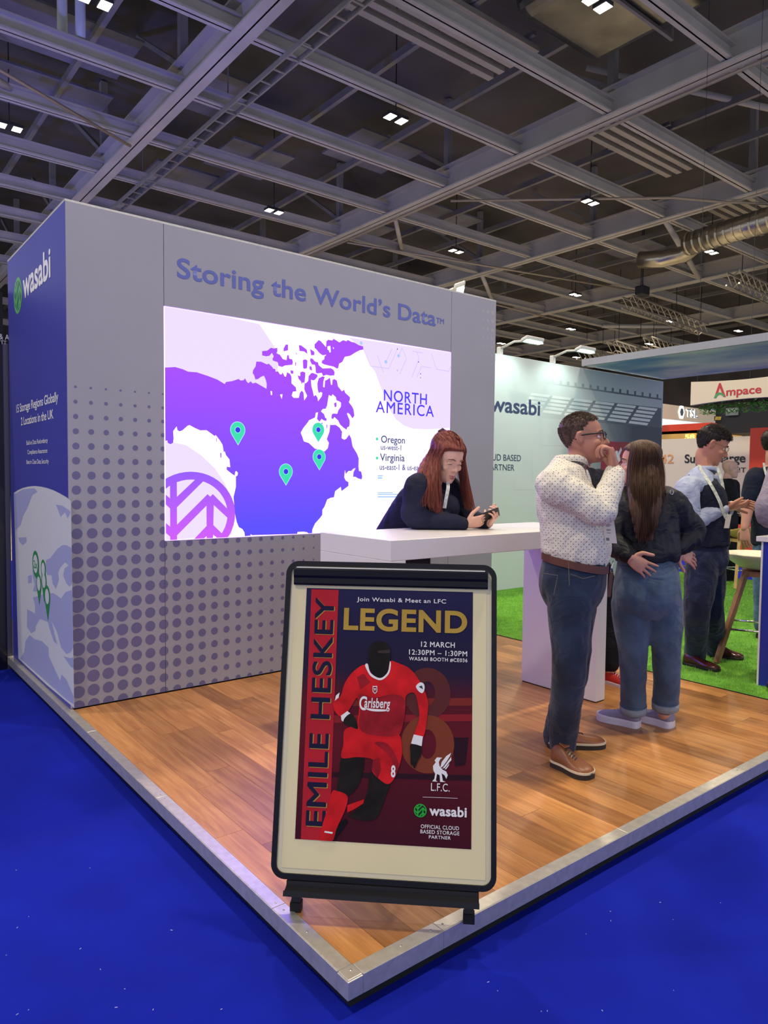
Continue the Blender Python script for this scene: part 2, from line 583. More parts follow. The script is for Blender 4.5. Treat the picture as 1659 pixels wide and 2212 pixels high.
# blue side of the display wall
M_white = mat('white_print', '#e6e6ea', rough=0.5)
M_green = mat('logo_green', '#5fae6e', rough=0.5)
M_pin = mat('pin_green', '#2f8a4c', rough=0.5)
def clip_poly(pts, rect):
    u0, v0, u1, v1 = rect
    for ax, lim, sg in ((0, u0, 1), (0, u1, -1), (1, v0, 1), (1, v1, -1)):
        out = []
        for i, p in enumerate(pts):
            q = pts[(i + 1) % len(pts)]
            dp, dq = (p[ax] - lim) * sg, (q[ax] - lim) * sg
            if dp >= 0:
                out.append(p)
            if dp * dq < 0:
                t = dp / (dp - dq)
                out.append((p[0] + (q[0] - p[0]) * t, p[1] + (q[1] - p[1]) * t))
        pts = out
        if len(pts) < 3:
            return []
    return pts
LOGO = [((-.4, .9), (-.4, -.9)), ((-.4, .22), (.28, .92)), ((-.4, -.42), (.42, .42)), ((.42, .42), (.95, -.1)), ((.42, .42), (.42, -.9)), ((-.4, .22), (-.95, .72)), ((-.4, -.42), (-.95, .08)),
        ((.42, -.3), (.9, -.75)), ((.42, -.3), (-.2, -.95))]
def leaf_logo(fr, c, r, ru, m, parent, off, rect=None, ring=0.17, fill=None, stroke=0.17, name='leaf_logo'):
    """round mark: a ring with leaf veins"""
    if fill:
        disc(fr, c, ru * .98, off - .0004, 40, ry=r * .98).build(name, fill, parent, recalc=False)
    mb = MB()
    def put(pts, o):
        pts = [(c[0] + p[0] * ru, c[1] + p[1] * r) for p in pts]
        if rect:
            pts = clip_poly(pts, rect)
        if len(pts) > 2:
            mb.add([fr.w(*p, o) for p in pts], [tuple(range(len(pts)))])
    n = 48
    for k in range(n):
        a, b = 2 * math.pi * k / n, 2 * math.pi * (k + 1) / n
        put([(math.cos(a), math.sin(a)), (math.cos(b), math.sin(b)), ((1 - ring) * math.cos(b), (1 - ring) * math.sin(b)), ((1 - ring) * math.cos(a), (1 - ring) * math.sin(a))], off)
    for i, (a, b) in enumerate(LOGO):
        a, b = V((*a, 0)), V((*b, 0))
        d = (b - a).normalized()
        s = V((-d.y, d.x, 0)) * stroke / 2
        # keep the stroke inside the ring
        pts = [a + s, b + s, b - s, a - s]
        pts = [(p.x, p.y) if math.hypot(p.x, p.y) < .97 else (p.x / math.hypot(p.x, p.y) * .97, p.y / math.hypot(p.x, p.y) * .97) for p in pts]
        put(pts, off + .00008 * (i + 1))
    return mb.build(name, m, parent, recalc=False)
c = WS.uv(38.8, 638.6)
rv = WS.uv(38.8, 599)[1] - c[1]
leaf_logo(WS, c, rv, rv, M_green, wall, 0.0012, fill=mat('logo_green_dark', '#2e6d55', rough=.5))
text('wasabi', WS, (WS.uv(50.5, 640)[0], WS.uv(52.9, 645.4)[1], WS.uv(110, 600)[0], WS.uv(94.9, 545)[1]), M_white, bold=0.022, parent=wall)
text('15 Storage Regions Globally', WS, (WS.uv(36, 890)[0], WS.uv(36, 892)[1] - .02, WS.uv(126.5, 855)[0], WS.uv(126, 845)[1]), M_white, bold=0.012, parent=wall, space=.95)
text('2 Locations in the UK', WS, (WS.uv(46, 919)[0], WS.uv(46, 919.5)[1], WS.uv(116, 895)[0], WS.uv(115, 884)[1]), M_white, bold=0.012, parent=wall, space=.95)
for y, t, a, b in ((955, 'Built-in Data Redundancy', 58, 104), (976, 'Compliance Assurance', 60, 103), (998, 'Best in Class Data Security', 58, 106)):
    text(t, WS, (WS.uv(a, y)[0], WS.uv(80, y + 7)[1], WS.uv(b, y)[0], WS.uv(80, y - 6)[1]), M_white, bold=0.006, parent=wall, space=.95)
E5 = (15, 1030, 4.3373)
M_paper = mat('globe_print_white', '#cfd1d6', rough=0.5)
M_land = mat('globe_print_land', '#a3a6cf', rough=0.5)
globe = flat(WS, crop(*E5, [(66, 150), (105, 125), (150, 105), (200, 92), (260, 86), (320, 92), (380, 106), (440, 127), (500, 157), (560, 192), (601, 225), (632, 2165), (380, 1955), (108, 1702)]), M_paper, 0.0010, 'globe_print', wall)
lands = [[(72, 165), (150, 118), (260, 106), (290, 140), (240, 170), (205, 260), (190, 300), (150, 370), (130, 450), (82, 500)],
 [(110, 570), (185, 565), (185, 610), (150, 640), (118, 610)],
 [(460, 260), (520, 270), (580, 310), (600, 330), (570, 390), (545, 330), (505, 375), (480, 310)],
 [(370, 780), (410, 760), (470, 680), (520, 640), (560, 640), (606, 665), (612, 1000), (590, 1030), (560, 1000), (530, 930), (540, 860), (580, 830), (545, 800), (500, 850), (480, 900), (490, 960), (460, 1050), (430, 1000), (420, 920), (380, 920), (360, 850)],
 [(240, 860), (270, 950), (290, 1040), (280, 1075), (245, 1070), (262, 1010), (245, 940)], [(200, 930), (235, 915), (235, 990), (200, 1000)],
 [(245, 1130), (320, 1110), (350, 1090), (440, 1090), (510, 1140), (550, 1080), (612, 1060), (622, 1600), (600, 1640), (560, 1660), (510, 1600), (470, 1450), (420, 1350), (450, 1480), (475, 1570), (440, 1540), (400, 1420), (385, 1360), (310, 1330), (270, 1400), (270, 1440), (230, 1465), (190, 1410), (190, 1240), (265, 1280), (265, 1200)],
 [(215, 1480), (260, 1520), (330, 1540), (390, 1600), (395, 1680), (440, 1780), (500, 1910), (515, 1850), (560, 1900), (628, 2060), (628, 2130), (560, 2085), (125, 1702), (165, 1640), (175, 1540)],
 [(530, 1680), (600, 1700), (622, 1690), (626, 1790), (600, 1780), (560, 1720)]]
for p in lands:
    flat(WS, crop(*E5, p), M_land, 0.0015, 'land_print', wall)
def pin(fr, cpx, toppx, tippx, m_out, m_in, parent, off, hole=0.62, name='map_pin', rim=None, m_hole=None):
    c, t, tip = fr.uv(*cpx), fr.uv(*toppx), fr.uv(*tippx)
    r = math.hypot(t[0] - c[0], t[1] - c[1])
    d = math.atan2(tip[1] - c[1], tip[0] - c[0])
    L = math.hypot(tip[0] - c[0], tip[1] - c[1])
    th = math.acos(min(0.99, r / L))
    def drop(k):
        pts = [(c[0] + L * k * math.cos(d), c[1] + L * k * math.sin(d))]
        for q in range(25):
            a = d + th + (2 * math.pi - 2 * th) * q / 24
            pts.append((c[0] + r * k * math.cos(a), c[1] + r * k * math.sin(a)))
        return pts
    if rim:
        flat(fr, drop(1.07), rim, off - .0003, name, parent, px=False)
    o = flat(fr, drop(1.0), m_out, off, name, parent, px=False)
    if rim:
        disc(fr, c, r * hole * 1.15, off + .0003, 24).build('pin_ring', rim, o, recalc=False)
    disc(fr, c, r * hole, off + .0006, 24).build('pin_centre', m_in, o, recalc=False)
for cc, tt, tp in (((272, 815), (272, 692), (302, 1000)), ((344, 865), (344, 776), (352, 1020)), ((302, 1000), (302, 906), (308, 1200)), ((350, 975), (350, 882), (354, 1180)), ((381, 1120), (381, 1018), (388, 1352))):
    a, b, d = crop(*E5, [cc, tt, tp])
    pin(WS, a, b, d, M_pin, M_paper, wall, 0.0022 + .0009 * (cc[1] / 1200), hole=0.70)
a = crop(*E5, [(256, 850), (288, 790)])
text('2x', WS, pxbox(WS, a[0], a[1]), M_pin, off=0.0042, bold=0.01, parent=wall)

# ---- dark glossy wall of the neighbouring stand at the far left
M_gloss = mat('dark_gloss_panel', '#15131f', rough=0.16, var=0.1, vscale=1.0, coat=0.4)
M_dark = mat('dark_fascia', '#0c0c14', rough=0.6)
nb = structure('wall_far_left', 'dark glossy wall of the neighbouring stand', 'wall')
fn = Frame((0, 4.47, 0), (1, 0, 0), (0, 0, 1))
MB().box(-3.0, 4.47, CARPET, 0.030, 4.53, fn.uv(10, 742)[1]).build('panel', M_gloss, nb)
MB().box(0.000, 4.462, CARPET, 0.034, 4.47, fn.uv(10, 742)[1]).build('end_profile', mat('dark_aluminium', '#6d6a76', rough=.35, metal=.8), nb)
MB().box(-3.0, 4.45, fn.uv(10, 742)[1], 0.0, 4.56, 2.75).build('header', M_dark, nb)
fh = Frame((0, 4.45, 0), (1, 0, 0), (0, 0, 1))
text('& A', fh, (fh.uv(-2, 730)[0], fh.uv(0, 733)[1], fh.uv(20, 730)[0], fh.uv(0, 721)[1]), M_white, bold=.004, parent=nb)
text('TT', fh, (fh.uv(1, 745)[0], fh.uv(0, 746)[1] + .01, fh.uv(14, 745)[0], fh.uv(0, 738)[1] + .01), M_white, bold=.004, parent=nb)

# ---- turf of the next stand
M_turf_base = mat('turf_base', '#5f9e2a', rough=0.95, var=0.25, vscale=14)
turf = structure('floor_turf', 'bright green artificial turf floor', 'turf')
MB().box(3.622, 0.02, CARPET, 9.22, YG, 0.002).build('turf_base', M_turf_base, turf)
M_blade = mat('turf_blade', '#9fd24a', rough=0.7, var=0.35, vscale=5.0, dark='#6fae30')
bl = MB()
rr = random.Random(11)
vs, fs = [], []
for k in range(42000):
    near = rr.random() < 0.7
    xx = rr.uniform(3.622, 6.0) if near else rr.uniform(6.0, 9.2)
    yy = rr.uniform(0.05, 4.4)
    h = rr.uniform(0.010, 0.022)
    a = rr.uniform(0, 6.283)
    w = 0.0022 if near else 0.004
    lx, ly = rr.uniform(-.010, .010), rr.uniform(-.010, .010)
    b = len(vs)
    vs += [(xx - w * math.cos(a), yy - w * math.sin(a), 0.002), (xx + w * math.cos(a), yy + w * math.sin(a), 0.002), (xx + lx, yy + ly, 0.002 + h)]
    fs.append((b, b + 1, b + 2))
me = bpy.data.meshes.new('turf_blades')
me.from_pydata(vs, [], fs)
o = link('turf_blades', me, M_blade, turf)
o['kind'] = 'stuff'
bk = MB().box(3.612, 0.0, -0.05, 3.622, YG, 0.004).build('turf_edge', M_black, turf)

# ---- printed wall of the next stand
gw = structure('wall_back', 'pale printed wall of the next stand with a stadium picture', 'wall')
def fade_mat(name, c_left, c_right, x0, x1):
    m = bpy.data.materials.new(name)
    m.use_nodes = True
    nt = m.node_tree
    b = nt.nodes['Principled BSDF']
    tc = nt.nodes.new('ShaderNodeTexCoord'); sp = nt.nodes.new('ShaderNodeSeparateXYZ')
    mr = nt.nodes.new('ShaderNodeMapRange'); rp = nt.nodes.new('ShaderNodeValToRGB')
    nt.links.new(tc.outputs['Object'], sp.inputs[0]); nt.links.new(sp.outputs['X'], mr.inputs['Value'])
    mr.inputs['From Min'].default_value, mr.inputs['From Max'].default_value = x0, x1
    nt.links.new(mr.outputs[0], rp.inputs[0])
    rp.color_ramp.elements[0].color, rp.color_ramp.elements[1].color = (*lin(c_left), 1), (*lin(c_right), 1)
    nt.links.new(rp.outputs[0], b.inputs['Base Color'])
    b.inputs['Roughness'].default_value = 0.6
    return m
PAPER = '#d3dbd9'
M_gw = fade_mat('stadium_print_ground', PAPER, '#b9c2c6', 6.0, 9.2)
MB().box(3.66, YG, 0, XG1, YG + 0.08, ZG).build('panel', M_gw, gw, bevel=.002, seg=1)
Q = (1060, 600, 4.1475)
M_g1 = fade_mat('stadium_print_roof', PAPER, '#9ba6ae', 6.0, 8.6)
M_g2 = fade_mat('stadium_print_stand', PAPER, '#5c666e', 6.2, 8.0)
M_g3 = fade_mat('stadium_print_slats', '#e6ece9', '#eceeea', 6.0, 9.2)
M_g4 = fade_mat('stadium_print_dark', PAPER, '#4a545e', 6.4, 8.4)
flat(GW, crop(*Q, [(560, 1062), (1000, 1108), (1528, 1168), (1528, 1345), (1000, 1330), (420, 1255), (420, 1060)]), M_g2, 0.001, 'stadium_roof_print', gw)
flat(GW, [(1170, 903), (1429.5, 924), (1429, 968), (1170, 962)], M_g4, 0.0011, 'stadium_stand_print', gw)
flat(GW, [(1150, 962), (1429, 968), (1428, 1060), (1150, 1066)], M_g4, 0.0012, 'stadium_stand_print', gw)
flat(GW, [(1110, 1040), (1400, 1040), (1400, 1056), (1110, 1058)], fade_mat('stadium_print_rail', PAPER, '#8b979c', 6.2, 8.5), 0.0013, 'stadium_rail_print', gw)
beam = [(1130, 819), (1226, 832), (1429, 861), (1429, 864.5), (1226, 835.5), (1130, 822)]
flat(GW, beam, M_g2, 0.001, 'stadium_beam_print', gw)
sl = MB()
for k in range(15):
    x = 1195 + 225 * k / 14.0
    y = 823 + (856 - 823) * (x - 1180) / (1420 - 1180)
    a = GW.uv(x, y)
    s = 0.026
    sl.add([GW.w(a[0] - s, a[1] - s, .0012), GW.w(a[0] + s, a[1] - s, .0012), GW.w(a[0] + s, a[1] + s * 1.2, .0012), GW.w(a[0] - s, a[1] + s * 1.2, .0012)], [(0, 1, 2, 3)])
sl.build('stadium_lamp_print', M_g2, gw, recalc=False)
sl = MB()
for gx in range(6):
    for r_ in range(5):
        x0 = 1148 + gx * 46.5 - r_ * 5.0
        x1 = x0 + 40
        if x1 > 1430: x1 = 1429
        y = 869 + r_ * 8.4 + (x0 - 1310) * 0.125
        yy = y + (x1 - x0) * 0.125
        sl.add([GW.w(*GW.uv(*p), .0018) for p in ((x0 - 3, y + 5.2), (x1 - 3, yy + 5.2), (x1, yy), (x0, y))], [(0, 1, 2, 3)])
sl.build('stadium_slat_print', M_g3, gw, recalc=False)
M_red = mat('club_red_print', '#9c1c28', rough=0.5)
flat(GW, [(1300, 953), (1370, 956), (1370, 1034), (1296, 1031)], M_red, 0.002, 'red_panel_print', gw)
flat(GW, [(1326, 1000), (1329, 985), (1327, 978), (1331, 973), (1335, 975), (1334, 981), (1341, 966), (1343, 972), (1338, 984), (1340, 994), (1336, 1000), (1334, 994), (1331, 1000)], M_white, .003, 'bird_emblem', gw)
text('LFC', GW, pxbox(GW, (1326, 1008), (1343, 1002)), M_white, off=.003, parent=gw)
M_navy = mat('navy_print', '#39466a', rough=0.5)
text('wasabi', GW, (GW.uv(1058, 890)[0], GW.uv(1100, 892.5)[1], GW.uv(1166.5, 895)[0], GW.uv(1146, 863.5)[1]), M_navy, bold=0.02, parent=gw)
text('CLOUD BASED', GW, (GW.uv(1034, 990)[0], GW.uv(1100, 995.8)[1], GW.uv(1125, 990)[0], GW.uv(1100, 982)[1]), M_navy, bold=0.006, parent=gw)
text('STORAGE PARTNER', GW, (GW.uv(980, 1010)[0], GW.uv(1090, 1016.5)[1], GW.uv(1111, 1010)[0], GW.uv(1090, 1003)[1]), M_navy, bold=0.006, parent=gw)

# ---- canopy with a sky print on its underside
def sky_print():
    m = bpy.data.materials.new('sky_print')
    m.use_nodes = True
    nt = m.node_tree
    b = nt.nodes['Principled BSDF']
    tc = nt.nodes.new('ShaderNodeTexCoord'); mp = nt.nodes.new('ShaderNodeMapping'); mp.inputs['Scale'].default_value = (1.3, 0.6, 1)
    nz = nt.nodes.new('ShaderNodeTexNoise'); nz.inputs['Scale'].default_value = 1.3; nz.inputs['Detail'].default_value = 6
    rp = nt.nodes.new('ShaderNodeValToRGB')
    nt.links.new(tc.outputs['Object'], mp.inputs[0]); nt.links.new(mp.outputs[0], nz.inputs['Vector']); nt.links.new(nz.outputs['Fac'], rp.inputs[0]); nt.links.new(rp.outputs[0], b.inputs['Base Color'])
    rp.color_ramp.elements[0].position, rp.color_ramp.elements[0].color = 0.36, (*lin('#6f9cd8'), 1)
    rp.color_ramp.elements[1].position, rp.color_ramp.elements[1].color = 0.68, (*lin('#eef2f4'), 1)
    b.inputs['Roughness'].default_value = 0.5
    return m
can = thing('canopy', 'flat white-edged canopy with a blue cloudy sky underside', 'canopy')
MB().box(7.12, -0.6, 2.945, 7.16, YG, 3.035).build('fascia', M_wall, can)
MB().box(7.16, -0.6, 2.955, 9.2, YG, 3.02).build('soffit', sky_print(), can)

# ---- hall roof
M_deck = mat('roof_deck_dark', '#5c5856', rough=0.9, var=0.45, vscale=0.35, bump=0.3, bscale=3)
M_steel = mat('roof_steel_grey', '#bab6ad', rough=0.6, var=0.12, vscale=1.2)
M_steel2 = mat('roof_steel_dark', '#86837f', rough=0.65, var=0.15, vscale=1.2)
dk = MB().add([(-12, -14, 11.4), (58, -14, 11.4), (58, 56, 11.4), (-12, 56, 11.4)], [(0, 3, 2, 1)]).build('ceiling', M_deck, recalc=False)
tag(dk, 'dark deck of the exhibition hall roof', 'ceiling', kind='structure')
hw = MB().box(46, -10, CARPET, 46.2, 50, 11.4).build('wall_far_right', M_deck); tag(hw, 'dark far wall of the hall on the right', 'wall', kind='structure')
hw = MB().box(-12, 48, CARPET, 46, 48.2, 11.4).build('wall_far_back', M_deck); tag(hw, 'dark far wall of the hall at the back', 'wall', kind='structure')
def ibeam(name, p0, p1, z, w, h, m, label):
    p0, p1 = V((*p0, z)), V((*p1, z))
    mb = MB()
    mb.bar(p0 + V((0, 0, .02)), p1 + V((0, 0, .02)), w, .04)
    mb.bar(p0 + V((0, 0, h / 2)), p1 + V((0, 0, h / 2)), .03, h)
    mb.bar(p0 + V((0, 0, h - .02)), p1 + V((0, 0, h - .02)), w, .04)
    o = mb.build(name, m)
    return tag(o, label, 'beam', kind='structure')
GX = [-2.2, 4.86, 12.2, 18.6, 25.5, 33.2, 40.5]
lab = ['outermost steel roof girder beyond the frame', 'wide grey steel girder over the blue side of the display wall', 'long grey steel girder crossing above the screen headline', 'grey steel girder crossing above the printed wall', 'grey steel girder above the canopy', 'distant grey steel girder near the hanging trusses', 'farthest grey steel girder at the end of the hall']
for x, l, w in zip(GX, lab, [.4, .40, .34, .34, .34, .34, .34]):
    ibeam('ceiling_beam', (x, -6), (x, 46), 9.0, w, 0.60, M_steel, l)
    # truss posts and diagonals from the girder up to the deck
    if x in (4.86, 12.2, 18.6, 25.5):
        t = MB()
        yy = 2.6
        k = 0
        while yy < 34:
            t.bar((x, yy, 9.55), (x, yy, 11.35), .16, .16, up=(1, 0, 0))
            t.bar((x, yy, 9.6), (x, yy + 2.5, 11.3), .10, .10)
            yy += 5.0
        tag(t.build('ceiling_truss_web', M_steel2), l.replace('girder', 'bracing above the girder'), 'bracing', kind='structure')
ORD = 'first second third fourth fifth sixth seventh eighth ninth tenth eleventh twelfth thirteenth fourteenth fifteenth sixteenth'.split()
YB = [2.6, 5.1, 7.6, 10.1, 12.6, 15.1, 17.6, 20.1, 22.6, 25.1, 28.0, 31.0, 35.0, 40.0]
for i, y in enumerate(YB):
    ibeam('ceiling_beam', (-8, y), (45, y), 9.06, .20, 0.30, M_steel, 'grey steel cross beam, %s of the row counted from the front of the hall' % ORD[i])
pur = random.Random(5)
for gi in range(len(GX) - 1):
    for k in range(1, 4):
        x = GX[gi] + (GX[gi + 1] - GX[gi]) * k / 4 + pur.uniform(-.25, .25)
        y0 = pur.choice([2.6, 5.1, 7.6])
        o = MB().bar((x, y0, 9.9), (x, 40, 9.9), .10, .16).build('ceiling_purlin', M_steel2)
        tag(o, 'thin roof purlin, %s in the %s bay from the display wall side' % (ORD[k - 1], ORD[gi]), 'beam', kind='structure')
# light roof panels between beams
M_pan = mat('roof_panel_pale', '#77777f', rough=0.9, var=0.4, vscale=0.8)
for i, (x0, x1, y0, y1) in enumerate([(5.2, 6.6, 12.9, 14.8), (7.4, 9.2, 15.4, 17.3), (9.6, 11.6, 12.9, 14.7), (2.0, 4.4, 15.4, 17.2), (6.4, 8.2, 17.9, 19.8), (14.0, 16.5, 15.4, 17.3), (19.4, 21.5, 17.9, 19.9), (22, 24.5, 12.9, 14.8), (26.5, 29.5, 15.4, 17.3), (1.6, 4.2, 12.9, 14.6), (20.2, 23, 22.9, 24.9), (13.0, 14.8, 17.9, 19.8)]):
    o = MB().box(x0, y0, 9.95, x1, y1, 10.0).build('ceiling_panel', M_pan)
    tag(o, 'pale roof panel between the beams, %s of the pale panels' % ORD[i], 'panel', kind='structure')
for i, (p0, p1, r) in enumerate([((18.8, 10.2, 9.1), (25.3, 12.6, 9.1), .09), ((12.3, 6.0, 9.3), (18.4, 3.0, 10.9), .08), ((13.2, 9.0, 11.0), (16.5, 5.0, 9.3), .07), ((18.7, 17.6, 9.1), (22.0, 20.1, 9.1), .08), ((12.4, 15.1, 9.2), (14.8, 17.6, 9.2), .07), ((4.9, 10.1, 9.3), (2.0, 12.6, 10.6), .08), ((-2, 12.6, 9.3), (2.2, 15.1, 9.3), .08), ((33, 17.6, 9.1), (30, 20.1, 9.1), .1), ((0.5, 10.1, 9.9), (3.5, 7.6, 9.2), .08)]):
    o = MB().cyl(p0, p1, r, n=10).build('ceiling_brace', M_steel, smooth=True)
    tag(o, 'round diagonal roof brace, %s of the braces' % ORD[i], 'brace', kind='structure')

# ================================================================== lit screen
scr = thing('led_screen', 'large lit LED screen with a purple map of North America', 'screen')
LEDK = 1.15
M_lw = screen_mat('led_white', '#f3e9f2', '#f3ebf5', LEDK, tint=(2.1, 1.45, 3.2))
M_ll = screen_mat('led_lilac', '#f0e5f6', '#efe3f6', 1.0, tint=(1, 1, 2.2))
M_lp = screen_mat('led_map', '#5a50f5', '#a24ff7', LEDK, 1.05, 2.15, tint=(1, 1, 3.2))
M_lg = screen_mat('led_pin_green', '#3fd79b', None, LEDK)
M_lr = screen_mat('led_pin_rim', '#aef0e0', None, LEDK)
M_li = screen_mat('led_pin_blue', '#3d36d0', None, LEDK)
M_lo = screen_mat('led_logo', '#c85cf5', '#8a5cf2', LEDK, 0.95, 1.45)
M_lt = screen_mat('led_text_blue', '#5648d8', '#4a3cd0', LEDK)
M_ld = screen_mat('led_text_dark', '#3c4668', None, LEDK)
M_lb = screen_mat('led_pale_blue', '#9cc4ee', None, LEDK)
M_ln = screen_mat('led_line', '#c4b8d8', None, LEDK)
MB().box(S1 + .002, YW - .001, SB + .002, S2 - .002, YW + .019, ST - .002).build('display', M_lw, scr)
SCR = (S1 + .004, SB + .004, S2 - .004, ST - .004)
def led(pts, m, off, name='map_land', holes=()):
    def f(q):
        u, v = WF.uv(*q)
        return WF.w(min(max(u, SCR[0]), SCR[2]), min(max(v, SCR[1]), SCR[3]), off)
    return MB().poly([f(q) for q in pts], [[f(q) for q in h] for h in holes]).build(name, m, scr, recalc=False)
A6, B4, C5, D7 = (540, 720, 6.3808), (600, 880, 4.3658), (345, 770, 5.395), (760, 730, 7.541)
# calmer white behind the list, lilac fields behind the map
M_lw2 = screen_mat('led_list_white', '#ffffff', None, 1.12)
led([(800, 935), (985, 935), (985, 1090), (800, 1090)], M_lw2, .0012, 'list_field')
led([(345, 640), (480, 670), (560, 700), (600, 760), (600, 900), (345, 900)], M_ll, .0016, 'lilac_field')
led(crop(*C5, [(60, 985), (300, 1030), (480, 1150), (640, 1300), (760, 1480), (840, 1690), (840, 2080), (40, 2200)]), M_ll, .0016, 'lilac_field')
led(crop(*D7, [(-60, -10), (190, 200), (300, 450), (380, 560), (430, 700), (480, 830), (600, 1150), (720, 1330), (850, 1430), (1000, 1480), (1250, 1490), (1640, 1468), (1640, 200)]), M_ll, .0016, 'lilac_field')
coast = crop(*C5, [(40, 128), (180, 124), (270, 150), (330, 178), (430, 185), (560, 228), (670, 270), (755, 322), (770, 298), (840, 288), (918, 263), (940, 280), (975, 278), (992, 255), (1010, 290), (1030, 312), (1060, 290), (1080, 315), (1115, 305), (1160, 330)])
coast += crop(*A6, [(120, 705), (225, 765), (228, 700), (215, 640), (190, 585), (150, 600), (110, 630), (72, 637), (55, 580), (35, 550), (40, 510), (75, 455), (85, 390), (150, 392), (235, 430), (255, 418), (300, 460), (320, 490), (345, 490), (350, 530), (385, 525), (410, 565), (435, 565), (445, 535), (475, 595), (492, 600), (510, 535), (550, 560), (570, 600), (570, 690), (630, 745), (637, 800), (590, 805), (572, 860), (600, 890), (670, 890), (685, 820), (710, 790), (735, 815), (745, 925), (775, 880), (785, 860), (760, 810), (745, 770), (750, 690), (770, 685), (800, 655), (805, 590), (840, 550), (860, 545), (925, 570), (930, 595), (895, 640), (870, 650), (838, 640), (845, 730), (865, 800), (878, 868), (905, 850), (930, 890), (935, 938), (985, 870), (995, 820), (970, 810), (945, 825), (930, 770), (925, 690), (945, 620), (1000, 592), (1028, 602), (1010, 660), (1005, 740), (1025, 745), (1032, 652), (1060, 640), (1100, 612), (1115, 710), (1130, 710), (1135, 640), (1160, 630), (1195, 650), (1210, 730), (1265, 800), (1295, 775), (1310, 820), (1375, 880), (1375, 915), (1360, 950), (1400, 1000), (1425, 1050), (1437, 1135), (1410, 1175), (1375, 1120), (1345, 1095), (1335, 1110), (1350, 1150), (1372, 1200), (1372, 1250), (1365, 1285), (1335, 1300), (1332, 1330), (1290, 1305), (1240, 1260), (1210, 1200), (1160, 1155), (1140, 1185), (1118, 1170), (1125, 1115), (1150, 1105), (1200, 1110), (1215, 1060), (1250, 1010), (1250, 955), (1230, 940), (1190, 925), (1180, 880), (1135, 840), (1120, 870), (1085, 850), (1075, 900), (1060, 1000), (1040, 1040), (1000, 1045), (975, 1075), (1020, 1115), (1035, 1165), (1055, 1175), (1050, 1210), (1010, 1200), (985, 1180), (955, 1220), (920, 1180), (935, 1090), (905, 1095), (895, 1160), (810, 1200), (800, 1220), (730, 1310), (697, 1370), (720, 1430), (740, 1490)])
coast += crop(*B4, [(290, 335), (350, 390), (395, 395), (440, 415), (470, 385), (480, 335), (460, 300), (485, 230), (492, 165), (545, 165), (580, 190), (605, 230), (600, 290), (625, 305), (645, 295), (672, 255), (690, 290), (705, 370), (745, 435), (762, 480), (760, 560), (765, 600), (785, 605), (795, 650), (790, 680), (755, 670), (730, 655), (708, 655), (712, 610), (732, 572), (710, 580), (690, 600), (665, 600), (640, 630), (632, 590), (625, 660), (640, 690), (665, 705), (665, 740), (600, 790), (592, 750), (540, 790), (528, 848), (500, 852), (465, 868), (440, 935), (420, 965), (418, 1015), (395, 1045), (350, 1095), (325, 1150), (322, 1188), (288, 1189), (275, 1178), (240, 1172), (185, 1175), (182, 1196)])
coast += crop(*C5, [(1075, 2083), (1055, 2070), (1060, 2088), (990, 2095), (985, 2050), (960, 2010), (920, 1990), (895, 1930), (880, 1860), (868, 1760), (858, 1640), (885, 1520), (885, 1400), (905, 1385), (908, 1355), (890, 1335), (878, 1345), (872, 1390), (835, 1365), (778, 1320), (778, 1285), (820, 1290), (810, 1200), (770, 1150), (755, 1105), (745, 1120), (730, 1030), (700, 980), (650, 915), (640, 930), (545, 860), (470, 862), (400, 830), (345, 800), (320, 810), (265, 860), (230, 873), (205, 860), (195, 815), (155, 870), (160, 960), (155, 1005), (125, 1022), (95, 1010), (85, 980), (50, 985)])
led(coast, M_lp, .0026, 'map_land')
for p in ([(165, 245), (235, 240), (285, 200), (330, 210), (375, 200), (375, 250), (360, 275), (410, 295), (450, 355), (500, 370), (510, 305), (530, 295), (540, 350), (580, 360), (590, 400), (580, 435), (480, 445), (440, 465), (390, 450), (380, 400), (310, 375), (310, 345), (325, 320), (300, 270), (265, 310), (220, 318), (165, 305)],
          [(460, 210), (490, 155), (522, 155), (522, 235), (460, 250)], [(670, 165), (700, 165), (780, 225), (790, 285), (740, 250), (680, 245)], [(825, 215), (885, 255), (885, 300), (840, 305)], [(725, 370), (760, 358), (790, 375), (785, 480), (750, 492), (730, 480)], [(555, 510), (595, 515), (595, 560), (560, 555)], [(815, 455), (845, 455), (855, 515), (820, 500)], [(628, 245), (648, 300), (632, 290)], [(620, 400), (634, 400), (632, 445), (620, 450)],
          [(655, 580), (690, 590), (690, 540), (720, 525), (760, 540), (760, 585), (750, 680), (720, 680), (710, 705), (700, 665), (665, 625)],
          [(825, 380), (830, 345), (860, 350), (895, 390), (935, 400), (945, 440), (1000, 485), (1110, 480), (1150, 505), (1165, 540), (1160, 580), (1100, 585), (1050, 572), (1005, 590), (985, 545), (930, 555), (905, 545), (900, 470), (890, 435), (850, 430)],
          [(1155, 965), (1190, 950), (1190, 1010), (1165, 1022)], [(1050, 1260), (1065, 1258), (1060, 1315), (1052, 1310)], [(975, 1240), (998, 1228), (998, 1255)]):
    led(crop(*A6, p), M_lp, .0026, 'map_island')
led(crop(*A6, [(885, 155), (945, 92), (975, 110), (1045, 190), (1050, 110), (1075, 88), (1130, 100), (1150, 75), (1230, 125), (1280, 95), (1330, 110), (1340, 90), (1400, 120), (1430, 125), (1500, 165), (1555, 180), (1560, 225), (1510, 235), (1460, 260), (1380, 310), (1305, 325), (1270, 395), (1225, 420), (1215, 480), (1195, 487), (1150, 460), (1080, 445), (1020, 430), (985, 410), (990, 375), (1020, 360), (1025, 320), (1050, 295), (1000, 305), (950, 270), (915, 225), (890, 205)]), M_lp, .0026, 'map_island')
